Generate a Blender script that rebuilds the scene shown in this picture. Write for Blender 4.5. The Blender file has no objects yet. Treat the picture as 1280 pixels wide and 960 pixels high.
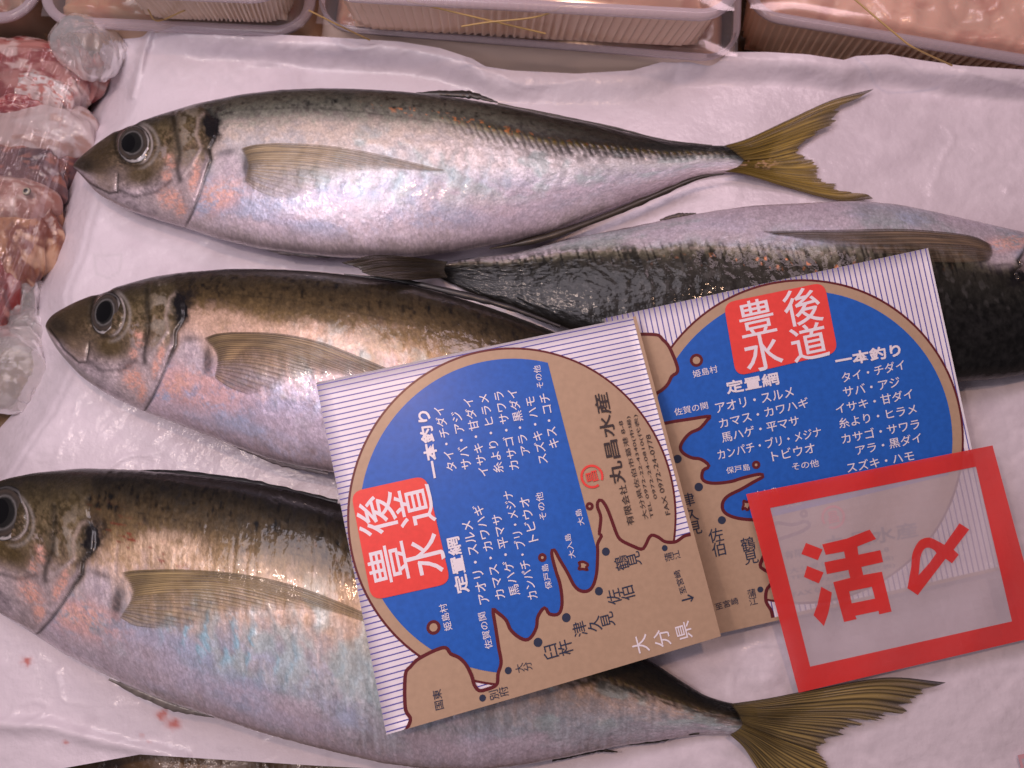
import bpy, bmesh, math, random
import numpy as np
from mathutils import Vector
from mathutils.bvhtree import BVHTree
from mathutils.geometry import tessellate_polygon

random.seed(4); rng = np.random.default_rng(7)
scene = bpy.context.scene
COL = scene.collection
# ------------------------------------------------------------------ camera
F = 995.0; TILT = math.radians(12); H = 0.362
CY = -H * math.tan(TILT)
cam_d = bpy.data.cameras.new("camera"); cam = bpy.data.objects.new("camera", cam_d); COL.objects.link(cam)
cam.location = (0, CY, H); cam.rotation_euler = (TILT, 0, 0)
cam_d.sensor_width = 36; cam_d.lens = F / 1280 * 36; cam_d.clip_start = 0.01; cam_d.clip_end = 50
scene.camera = cam
cam_d.dof.use_dof = True; cam_d.dof.focus_distance = 0.318; cam_d.dof.aperture_fstop = 13.0
# ------------------------------------------------------------------ light
world = bpy.data.worlds.new("World"); scene.world = world; world.use_nodes = True
bgn = world.node_tree.nodes["Background"]
bgn.inputs[0].default_value = (0.80, 0.68, 0.76, 1); bgn.inputs[1].default_value = 0.13
def area(name, loc, target, size, power, color, sy=None):
    d = bpy.data.lights.new(name, 'AREA'); d.energy = power; d.color = color; d.size = size
    if sy: d.shape = 'RECTANGLE'; d.size_y = sy
    o = bpy.data.objects.new(name, d); COL.objects.link(o); o.location = loc
    o.rotation_euler = (Vector(target) - Vector(loc)).to_track_quat('-Z', 'Y').to_euler()
    return o
area('tube_or_fill_lamp', (-0.17, 0.09, 0.46), (-0.10, 0.05, 0), 0.42, 1.26, (0.99, 0.89, 1.0), 0.20)
area('tube_or_fill_lamp', (0.20, 0.32, 0.50), (0.12, 0.15, 0), 0.26, 0.66, (1.0, 0.74, 0.82), 0.10)
area('tube_or_fill_lamp', (-0.16, -0.34, 0.42), (-0.02, 0.14, 0.0), 0.30, 0.22, (1.0, 0.84, 0.90), 0.12)  # added fill light from the viewer's side, brightens the tray walls
area('shop_spot_lamp', (0.06, 0.16, 0.95), (0.0, 0.0, 0), 0.03, 1.3, (1.0, 0.60, 0.40))
area('shop_spot_lamp', (-0.35, 0.03, 0.8), (-0.12, 0.0, 0), 0.035, 1.0, (1.0, 0.74, 0.62))
scene.view_settings.view_transform = 'Standard'; scene.view_settings.look = 'None'
scene.view_settings.exposure = 0.0; scene.view_settings.gamma = 1.0
scene.view_settings.use_curve_mapping = False
try:
    scene.cycles.max_bounces = 10; scene.cycles.transparent_max_bounces = 16
except Exception: pass
# ------------------------------------------------------------------ pixel <-> place
XC = np.array([1.0, 0, 0]); YC = np.array([0, math.cos(TILT), math.sin(TILT)]); ZC = np.array([0, -math.sin(TILT), math.cos(TILT)])
CAM = np.array([0, CY, H])
def rays(px, py):
    px = np.asarray(px, float)[..., None]; py = np.asarray(py, float)[..., None]
    return XC * ((px - 640) / F) + YC * ((480 - py) / F) - ZC
def P(px, py, z):
    d = rays(px, py); z = np.asarray(z, float)
    t = (z - H) / d[..., 2]
    return CAM + d * t[..., None]
def proj(co):
    r = co - CAM
    x = r @ XC; y = r @ YC; z = -(r @ ZC)
    return 640 + F * x / z, 480 - F * y / z
# ------------------------------------------------------------------ small maths
def ss(a, b, x):
    t = np.clip((x - a) / (b - a), 0, 1); return t * t * (3 - 2 * t)
_L = [np.random.default_rng(100 + i).random((256, 256)) for i in range(12)]
def vn(x, y, s=0):
    L = _L[s % 12]; xi = np.floor(x).astype(int); yi = np.floor(y).astype(int)
    fx = x - xi; fy = y - yi; fx = fx * fx * (3 - 2 * fx); fy = fy * fy * (3 - 2 * fy)
    a = L[xi & 255, yi & 255]; b = L[(xi + 1) & 255, yi & 255]; c = L[xi & 255, (yi + 1) & 255]; d = L[(xi + 1) & 255, (yi + 1) & 255]
    return (a * (1 - fx) + b * fx) * (1 - fy) + (c * (1 - fx) + d * fx) * fy
def fbm(x, y, s=0, o=4):
    t = 0; a = .5; n = 0
    for i in range(o):
        t = t + a * vn(x + 17.3 * i, y + 9.1 * i, s + i); n += a; a *= .5; x = x * 2.03; y = y * 2.03
    return t / n
def st(x, k=2.2): return np.clip((x - .5) * k + .5, 0, 1)
def smooth1(a, k):
    if k < 1: return a
    w = np.exp(-.5 * (np.arange(-3 * k, 3 * k + 1) / k) ** 2); w /= w.sum()
    n = 3 * k
    l = 2 * a[0] - a[1:n + 1][::-1]; r = 2 * a[-1] - a[-n - 1:-1][::-1]
    return np.convolve(np.r_[l, a, r], w, 'valid')
def resample(pts, n, smooth=True):
    pts = np.array(pts, float)
    if smooth and len(pts) > 2:                              # Catmull-Rom
        q = np.vstack([2 * pts[0] - pts[1], pts, 2 * pts[-1] - pts[-2]]); out = []
        for i in range(1, len(q) - 2):
            t = np.linspace(0, 1, 12, endpoint=False)[:, None]
            a, b, c, d = q[i - 1], q[i], q[i + 1], q[i + 2]
            out.append(.5 * (2 * b + (c - a) * t + (2 * a - 5 * b + 4 * c - d) * t ** 2 + (3 * b - a - 3 * c + d) * t ** 3))
        pts = np.vstack(out + [pts[-1:]])
    s = np.r_[0, np.cumsum(np.linalg.norm(np.diff(pts, axis=0), axis=1))]
    u = np.linspace(0, s[-1], n)
    return np.stack([np.interp(u, s, pts[:, k]) for k in range(pts.shape[1])], 1)
def pdist(X, Y, pts):
    d = np.full(np.shape(X), 1e9)
    for (ax, ay), (bx, by) in zip(pts[:-1], pts[1:]):
        vx, vy = bx - ax, by - ay; t = np.clip(((X - ax) * vx + (Y - ay) * vy) / (vx * vx + vy * vy + 1e-9), 0, 1)
        d = np.minimum(d, np.hypot(X - ax - t * vx, Y - ay - t * vy))
    return d
def g2(X, Y, cx, cy, rx, ry, rot=0):
    c, s = math.cos(rot), math.sin(rot); dx = X - cx; dy = Y - cy
    return np.exp(-(((dx * c + dy * s) / rx) ** 2 + ((-dx * s + dy * c) / ry) ** 2))
def ramp(v, stops):
    xs = [a for a, _ in stops]
    return np.stack([np.interp(v, xs, [c[k] for _, c in stops]) for k in range(3)], -1)
def mixc(col, c, m):
    return col * (1 - m[..., None]) + np.asarray(c, float) * m[..., None]
# ------------------------------------------------------------------ materials
def new_mat(name, base=(.8, .8, .8), rough=.5, metal=0, coat=0, coat_rough=.1, alpha=1, trans=0, ior=1.45, spec=.5):
    m = bpy.data.materials.new(name); m.use_nodes = True
    b = m.node_tree.nodes["Principled BSDF"]
    b.inputs['Base Color'].default_value = (*base, 1); b.inputs['Roughness'].default_value = rough
    b.inputs['Metallic'].default_value = metal; b.inputs['Coat Weight'].default_value = coat
    b.inputs['Coat Roughness'].default_value = coat_rough; b.inputs['Alpha'].default_value = alpha
    b.inputs['Transmission Weight'].default_value = trans; b.inputs['IOR'].default_value = ior
    b.inputs['Specular IOR Level'].default_value = spec
    return m, m.node_tree.nodes, m.node_tree.links, b
def N(nodes, t, **kw):
    n = nodes.new(t)
    for k, v in kw.items():
        if k in n.inputs: n.inputs[k].default_value = v
        else: setattr(n, k, v)
    return n
def add_bump(nodes, links, b, src, dist, strength=1.0, prev=None):
    bp = N(nodes, 'ShaderNodeBump', Distance=dist, Strength=strength); links.new(src, bp.inputs['Height'])
    if prev: links.new(prev, bp.inputs['Normal'])
    links.new(bp.outputs[0], b.inputs['Normal']); links.new(bp.outputs[0], b.inputs['Coat Normal']); return bp.outputs[0]
def noise_tint(nodes, links, b, base, amt, scale, detail=5, coord='Object'):
    tc = N(nodes, 'ShaderNodeTexCoord'); nz = N(nodes, 'ShaderNodeTexNoise', Scale=scale, Detail=detail)
    links.new(tc.outputs[coord], nz.inputs['Vector'])
    r = N(nodes, 'ShaderNodeValToRGB'); r.color_ramp.elements[0].position = .3; r.color_ramp.elements[1].position = .7
    r.color_ramp.elements[0].color = (*[c * (1 - amt) for c in base], 1); r.color_ramp.elements[1].color = (*[min(1, c * (1 + amt)) for c in base], 1)
    links.new(nz.outputs[0], r.inputs[0]); links.new(r.outputs[0], b.inputs['Base Color']); return nz, tc
def skin_mat(name, coat=.5, rough=.34, fine=.00010):
    m, n, l, b = new_mat(name, rough=rough, coat=coat, coat_rough=.05)
    a = N(n, 'ShaderNodeAttribute', attribute_name='Col'); sh = N(n, 'ShaderNodeAttribute', attribute_name='sheen')
    uv = N(n, 'ShaderNodeAttribute', attribute_name='skin')
    mp = N(n, 'ShaderNodeMapping'); mp.inputs['Scale'].default_value = (1.0, .8, 1); l.new(uv.outputs['Vector'], mp.inputs['Vector'])
    n1 = N(n, 'ShaderNodeTexNoise', Scale=950.0, Detail=5.0, Roughness=.65); l.new(mp.outputs[0], n1.inputs['Vector'])
    vo = N(n, 'ShaderNodeTexVoronoi', Scale=560.0); l.new(mp.outputs[0], vo.inputs['Vector'])
    r = N(n, 'ShaderNodeMapRange'); r.inputs['From Min'].default_value = .28; r.inputs['From Max'].default_value = .72
    r.inputs['To Min'].default_value = .84; r.inputs['To Max'].default_value = 1.16; l.new(n1.outputs[0], r.inputs[0])
    v2 = N(n, 'ShaderNodeTexVoronoi', Scale=560.0); l.new(mp.outputs[0], v2.inputs['Vector']); sx = N(n, 'ShaderNodeSeparateColor'); l.new(v2.outputs['Color'], sx.inputs[0])
    r3 = N(n, 'ShaderNodeMapRange'); r3.inputs['To Min'].default_value = .90; r3.inputs['To Max'].default_value = 1.10; l.new(sx.outputs[0], r3.inputs[0])
    ve = N(n, 'ShaderNodeTexVoronoi', Scale=640.0, Randomness=.8, feature='DISTANCE_TO_EDGE'); l.new(mp.outputs[0], ve.inputs['Vector'])
    r4 = N(n, 'ShaderNodeMapRange'); r4.inputs['From Max'].default_value = .22; r4.inputs['To Min'].default_value = .88; r4.inputs['To Max'].default_value = 1.03; l.new(ve.outputs['Distance'], r4.inputs[0])
    m0 = N(n, 'ShaderNodeMath', operation='MULTIPLY'); l.new(r.outputs[0], m0.inputs[0]); l.new(r4.outputs[0], m0.inputs[1])
    mm = N(n, 'ShaderNodeMath', operation='MULTIPLY'); l.new(m0.outputs[0], mm.inputs[0]); l.new(r3.outputs[0], mm.inputs[1])
    mx = N(n, 'ShaderNodeVectorMath', operation='SCALE'); l.new(a.outputs['Color'], mx.inputs[0]); l.new(mm.outputs[0], mx.inputs['Scale'])
    l.new(mx.outputs[0], b.inputs['Base Color']); l.new(sh.outputs['Fac'], b.inputs['Metallic'])
    p = add_bump(n, l, b, vo.outputs['Distance'], fine, .55)
    add_bump(n, l, b, n1.outputs[0], fine * 2.2, .8, p)
    n2 = N(n, 'ShaderNodeTexNoise', Scale=90.0, Detail=3.0); l.new(uv.outputs['Vector'], n2.inputs['Vector'])
    n3 = N(n, 'ShaderNodeTexNoise', Scale=260.0, Detail=3.0); l.new(uv.outputs['Vector'], n3.inputs['Vector'])
    cb = N(n, 'ShaderNodeBump', Distance=.0004, Strength=.8); l.new(n3.outputs[0], cb.inputs['Height']); l.new(cb.outputs[0], b.inputs['Coat Normal'])
    r2 = N(n, 'ShaderNodeMapRange'); r2.inputs['To Min'].default_value = rough - .12; r2.inputs['To Max'].default_value = rough + .16
    l.new(n2.outputs[0], r2.inputs[0]); l.new(r2.outputs[0], b.inputs['Roughness'])
    return m
SKIN = skin_mat('fish_skin', rough=.36, coat=.60, fine=.00011); SKIN.node_tree.nodes['Principled BSDF'].inputs['Specular IOR Level'].default_value = .30
SKIN_DARK = skin_mat('dark_fish_skin', rough=.46, coat=.35, fine=.00010); SKIN_DARK.node_tree.nodes['Principled BSDF'].inputs['Specular IOR Level'].default_value = .22
def fin_mat():
    m, n, l, b = new_mat('fin_membrane', rough=.42, coat=.35, coat_rough=.2)
    a = N(n, 'ShaderNodeAttribute', attribute_name='Col'); sh = N(n, 'ShaderNodeAttribute', attribute_name='sheen')
    l.new(a.outputs['Color'], b.inputs['Base Color']); l.new(sh.outputs['Fac'], b.inputs['Alpha']); return m
FIN = fin_mat()
EYE = new_mat('eye_iris', rough=.25, coat=1, coat_rough=.02, spec=.3)[0]
_n = EYE.node_tree.nodes; _a = N(_n, 'ShaderNodeAttribute', attribute_name='Col'); EYE.node_tree.links.new(_a.outputs['Color'], _n['Principled BSDF'].inputs['Base Color'])
PUPIL = new_mat('pupil_black', (.004, .004, .005), .04, spec=.5)[0]
def painted(name, rough, coat, bump_scale, bump_d, sss=0):
    m, n, l, b = new_mat(name, rough=rough, coat=coat, coat_rough=.12)
    a = N(n, 'ShaderNodeAttribute', attribute_name='Col'); l.new(a.outputs['Color'], b.inputs['Base Color'])
    tc = N(n, 'ShaderNodeTexCoord'); nz = N(n, 'ShaderNodeTexNoise', Scale=bump_scale, Detail=5.0); l.new(tc.outputs['Object'], nz.inputs['Vector'])
    add_bump(n, l, b, nz.outputs[0], bump_d)
    if sss: b.inputs['Subsurface Weight'].default_value = sss; b.inputs['Subsurface Radius'].default_value = (.01, .004, .003); b.inputs['Subsurface Scale'].default_value = .4
    return m
PAPER = painted('wet_paper', .46, .35, 260, .00045)
MEAT = painted('raw_flesh', .3, .5, 320, .0004, .05)
ROE = painted('pale_roe', .3, .6, 200, .0003, .25)
def print_mat(name, base, rough=.34, amt=.05):
    m, n, l, b = new_mat(name, base, rough, coat=.15, coat_rough=.22)
    noise_tint(n, l, b, base, amt, 420, 8); return m
M_STOCK = print_mat('card_stock', (.87, .81, .88), amt=.02)
M_STRIPE = print_mat('stripe_ink', (.12, .11, .42))
M_TAN = print_mat('tan_ink', (.48, .33, .225), .36)
M_BLUE = print_mat('blue_ink', (.020, .125, .53), .36, .09)
M_MAROON = print_mat('maroon_ink', (.13, .018, .025))
M_RED = print_mat('red_ink', (.86, .075, .065))
M_WHITE = print_mat('white_ink', (.87, .81, .88), amt=.02)
M_NAVY = print_mat('navy_ink', (.035, .045, .085))
M_SEPIA = print_mat('sepia_ink', (.055, .042, .045))
def film_mat(name, base, alpha, rough=.3):
    m, n, l, b = new_mat(name, base, rough, alpha=alpha, coat=.25, coat_rough=.15)
    tc = N(n, 'ShaderNodeTexCoord'); nz = N(n, 'ShaderNodeTexNoise', Scale=38.0, Detail=6.0); l.new(tc.outputs['Object'], nz.inputs['Vector'])
    r = N(n, 'ShaderNodeMapRange'); r.inputs['From Min'].default_value = .3; r.inputs['From Max'].default_value = .7
    r.inputs['To Min'].default_value = alpha - .05; r.inputs['To Max'].default_value = min(1, alpha + .05)
    l.new(nz.outputs[0], r.inputs[0]); l.new(r.outputs[0], b.inputs['Alpha']); add_bump(n, l, b, nz.outputs[0], .0012)
    return m
M_FILM = film_mat('milky_film', (.70, .61, .67), .57)
M_FILMRED = film_mat('red_film', (.80, .04, .035), .84)
def plastic_mat(name, base, alpha, rough=.2):
    m, n, l, b = new_mat(name, base, rough, alpha=alpha, coat=.4, coat_rough=.05)
    lw = N(n, 'ShaderNodeLayerWeight', Blend=.35); r = N(n, 'ShaderNodeMapRange'); r.inputs['To Min'].default_value = alpha; r.inputs['To Max'].default_value = min(1, alpha + .45)
    l.new(lw.outputs['Facing'], r.inputs[0]); l.new(r.outputs[0], b.inputs['Alpha']); return m
M_RIM = plastic_mat('tray_rim_plastic', (.62, .52, .58), .34)
def clear_film(name, milk, rough, fac):
    m = bpy.data.materials.new(name); m.use_nodes = True; n, l = m.node_tree.nodes, m.node_tree.links; n.clear()
    out = N(n, 'ShaderNodeOutputMaterial'); tr = N(n, 'ShaderNodeBsdfTransparent'); gl = N(n, 'ShaderNodeBsdfGlossy', Roughness=rough); df = N(n, 'ShaderNodeBsdfDiffuse', Color=(.75, .68, .72, 1))
    gl.inputs['Color'].default_value = (1, .94, .95, 1)
    fr_ = N(n, 'ShaderNodeLayerWeight', Blend=.25); mu = N(n, 'ShaderNodeMath', operation='MULTIPLY_ADD'); mu.inputs[1].default_value = .5; mu.inputs[2].default_value = fac; mu.use_clamp = True
    l.new(fr_.outputs['Facing'], mu.inputs[0]); m1 = N(n, 'ShaderNodeMixShader', Fac=milk); l.new(tr.outputs[0], m1.inputs[1]); l.new(df.outputs[0], m1.inputs[2])
    m2 = N(n, 'ShaderNodeMixShader'); l.new(mu.outputs[0], m2.inputs[0]); l.new(m1.outputs[0], m2.inputs[1]); l.new(gl.outputs[0], m2.inputs[2]); l.new(m2.outputs[0], out.inputs[0]); return m
M_LID = clear_film('lid_plastic', .10, .10, .02)
M_BAG = clear_film('bag_film', .05, .10, .03)
M_BAND = new_mat('yellow_rubber', (.50, .33, .13), .5)[0]
def ice_mat():
    m, n, l, b = new_mat('ice', (.80, .76, .76), .16, trans=.72, ior=1.31, coat=.3)
    tc = N(n, 'ShaderNodeTexCoord'); nz = N(n, 'ShaderNodeTexNoise', Scale=150.0, Detail=5.0); l.new(tc.outputs['Object'], nz.inputs['Vector'])
    add_bump(n, l, b, nz.outputs[0], .0012); return m
M_ICE = ice_mat()
def bed_mat():
    m, n, l, b = new_mat('wet_ice_bed', (.2, .14, .1), .25, coat=.6)
    tc = N(n, 'ShaderNodeTexCoord'); nz = N(n, 'ShaderNodeTexNoise', Scale=42.0, Detail=7.0); l.new(tc.outputs['Object'], nz.inputs['Vector'])
    r = N(n, 'ShaderNodeValToRGB'); e = r.color_ramp.elements; e[0].position = .34; e[0].color = (.05, .03, .02, 1); e[1].position = .68; e[1].color = (.32, .25, .21, 1)
    k = e.new(.5); k.color = (.15, .09, .045, 1)
    l.new(nz.outputs[0], r.inputs[0]); l.new(r.outputs[0], b.inputs['Base Color']); add_bump(n, l, b, nz.outputs[0], .006); return m
M_BED = bed_mat()
# ------------------------------------------------------------------ objects
def mesh_obj(name, co, faces, mats, parent=None, origin=None, col=None, sheen=None, skin=None, midx=None, smooth=True):
    co = np.asarray(co, float).reshape(-1, 3)
    org = np.array(parent.get('_org', (0, 0, 0))) if parent is not None else (np.zeros(3) if origin is None else np.asarray(origin, float))
    me = bpy.data.meshes.new(name)
    loc = co - org
    if isinstance(faces, np.ndarray) and faces.shape[1] == 4:
        me.vertices.add(len(loc)); me.vertices.foreach_set('co', loc.ravel())
        me.loops.add(faces.size); me.loops.foreach_set('vertex_index', faces.ravel().astype(np.int32))
        me.polygons.add(len(faces)); me.polygons.foreach_set('loop_start', np.arange(0, faces.size, 4, dtype=np.int32))
        me.update(calc_edges=True)
    else:
        me.from_pydata(loc.tolist(), [], [list(map(int, f)) for f in faces]); me.update()
    for m in (mats if isinstance(mats, (list, tuple)) else [mats]): me.materials.append(m)
    if midx is not None: me.polygons.foreach_set('material_index', np.asarray(midx, np.int32))
    if smooth: me.polygons.foreach_set('use_smooth', np.ones(len(me.polygons), bool))
    if col is not None:
        a = me.attributes.new('Col', 'FLOAT_COLOR', 'POINT'); c = np.ones((len(co), 4)); c[:, :3] = np.clip(np.asarray(col).reshape(-1, 3), 0, 1); a.data.foreach_set('color', c.ravel())
    if sheen is not None:
        a = me.attributes.new('sheen', 'FLOAT', 'POINT'); a.data.foreach_set('value', np.asarray(sheen, float).ravel())
    if skin is not None:
        a = me.attributes.new('skin', 'FLOAT_VECTOR', 'POINT'); a.data.foreach_set('vector', np.asarray(skin, float).ravel())
    o = bpy.data.objects.new(name, me); COL.objects.link(o)
    if parent is not None:
        o.parent = parent; o['_org'] = [float(x) for x in org]
    else: o.location = [float(x) for x in org]; o['_org'] = [float(x) for x in org]
    return o
def empty(name, loc, label, cat, group=None):
    o = bpy.data.objects.new(name, None); COL.objects.link(o); o.location = [float(x) for x in loc]; o.empty_display_size = .01
    o['_org'] = [float(x) for x in loc]; tag(o, label, cat, group); return o
def tag(o, label, cat, group=None, kind=None):
    if label: o['label'] = label
    if cat: o['category'] = cat
    if group: o['group'] = group
    if kind: o['kind'] = kind
    return o
def gridf(n, m, wrap=False):
    i, j = np.meshgrid(np.arange(n - 1), np.arange(m if wrap else m - 1), indexing='ij'); k = (j + 1) % m
    return np.stack([i * m + j, (i + 1) * m + j, (i + 1) * m + k, i * m + k], -1).reshape(-1, 4)
def tube(path, rad, flat=1.0, sides=8):
    path = np.asarray(path, float); n = len(path); rad = np.broadcast_to(rad, n)
    t = np.gradient(path, axis=0); t /= np.linalg.norm(t, axis=1)[:, None] + 1e-12
    up = np.tile([0, 0, 1.0], (n, 1)); sd = np.cross(t, up); sd /= np.linalg.norm(sd, axis=1)[:, None] + 1e-12; up = np.cross(sd, t)
    a = np.linspace(0, 2 * np.pi, sides, endpoint=False)
    co = path[:, None] + rad[:, None, None] * (np.cos(a)[None, :, None] * sd[:, None] + flat * np.sin(a)[None, :, None] * up[:, None])
    return co.reshape(-1, 3), gridf(n, sides, True)

# ================================================================== the bed and the paper sheet
n = 160
gx, gy = np.meshgrid(np.linspace(-.55, .55, n), np.linspace(-.35, .55, n), indexing='ij')
gz = -.034 + .016 * fbm(gx * 30, gy * 30, 2)
bed = mesh_obj('ice_bed', np.stack([gx, gy, gz], -1), gridf(n, n), M_BED); tag(bed, 'wet brownish bed of melting ice under the paper', None, None, 'structure')

LEFT = np.array([(22, 188), (40, 160), (62, 131), (112, 122), (150, 107), (175, 89), (206, 78), (250, 67), (287, 58), (325, 50), (350, 42), (369, 35), (403, 36), (431, 39), (459, 37), (484, 26), (515, 11), (540, -8), (620, -60), (760, -90), (985, -110)], float)
TOP = np.array([(60, 24), (188, 23), (230, 31), (300, 38), (345, 43), (420, 47), (500, 52), (550, 60), (590, 73), (607, 83), (640, 88), (720, 92), (790, 88), (825, 78), (845, 69), (900, 65), (960, 65), (1010, 68), (1055, 75), (1070, 70), (1110, 68), (1150, 75), (1200, 82), (1280, 87), (1420, 92)], float)
BOT = np.array([(-120, 990), (70, 962), (175, 943), (284, 950), (394, 957), (472, 961), (640, 985), (1420, 1010)], float)
na, nb = 420, 330
A, B = np.meshgrid(np.linspace(0, 1, na) ** 1.25, np.linspace(0, 1, nb), indexing='ij')
py = 22 + B * (970 - 22)
for _ in range(4):
    xl = np.interp(py, LEFT[:, 0], LEFT[:, 1]); px = xl + A * (1420 - xl)
    yt = np.interp(px, TOP[:, 0], TOP[:, 1]); yb = np.interp(px, BOT[:, 0], BOT[:, 1]); py = yt + B * (yb - yt)
dl = px - np.interp(py, LEFT[:, 0], LEFT[:, 1]); dt = py - np.interp(px, TOP[:, 0], TOP[:, 1])
strip = 54 + 12 * (vn(py / 60, py * 0, 3) - .5)
zl = -.027 * np.clip(1 - dl / strip, 0, 1) ** 1.15 * ss(40, 120, py)
curl = ss(560, 640, px) * ss(880, 800, px)
zt = (.008 + .004 * vn(px / 90, px * 0, 4)) * ss(44, 6, dt) * ss(150, 230, px) * (1 - .4 * curl)
wr = (fbm(px / 95, py / 80, 5, 3) - .5) * .0034 + (fbm(px / 30 + py / 60, py / 26, 6, 3) - .5) * .0009
rid = 1 - np.abs(fbm(px / 120 + py / 300, py / 60 - px / 500, 8, 2) - .5) * 2; wr = wr + .0007 * np.clip((rid - .90) / .10, 0, 1) ** 2 * ss(.45, .65, fbm(px / 130, py / 110, 2, 2))
wr = wr * (1 - .6 * ss(strip + 4, strip - 6, dl))
gr = -.0016 * np.exp(-((dl - strip) / 4) ** 2) * ss(100, 200, py)
fold = .0025 * np.exp(-(pdist(px, py, [(-60, 905), (60, 908), (120, 925), (230, 948)]) / 9) ** 2)
fold = fold + .003 * np.exp(-(pdist(px, py, [(192, 26), (178, 70), (166, 120)]) / 5) ** 2)
pz = zl + zt + wr + gr + fold
pz = pz + .00035 * (fbm(px / 5, py / 6, 4, 3) - .5) * ss(.42, .6, fbm(px / 80, py / 60, 3))
pco = P(px, py, pz)
pc = np.ones(px.shape + (3,)) * np.array([.735, .665, .735])
pc *= (1 + .10 * (fbm(px / 45, py / 45, 1) - .5) + .10 * (st(fbm(px / 9, py / 9, 4)) - .5) * ss(.4, .65, fbm(px / 100, py / 80, 7)))[..., None]
wet = ss(.52, .68, fbm(px / 90, py / 70, 9)); pc = mixc(pc, (.62, .55, .615), .6 * wet)
for cx, cy, r in ((202, 894, 4.5), (217, 904, 6), (206, 886, 2), (34, 826, 4), (178, 921, 1.5), (186, 928, 1.5), (82, 928, 2)):
    q = g2(px + 6 * (vn(px / 5, py / 5, 2) - .5), py + 6 * (vn(px / 5, py / 5, 3) - .5), cx, cy, r * 1.4, r); pc = mixc(pc, (.55, .12, .09), np.clip(q * 1.2, 0, .85))
pc = mixc(pc, (.60, .56, .60), .5 * np.exp(-(pdist(px, py, [(118, 318), (120, 342), (136, 348), (150, 338), (152, 318), (120, 319)]) / 1.6) ** 2))
paper = mesh_obj('paper_sheet', pco, gridf(na, nb), PAPER, col=pc); tag(paper, 'wrinkled wet white sheet of paper spread under the whole fish', 'paper')

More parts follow.
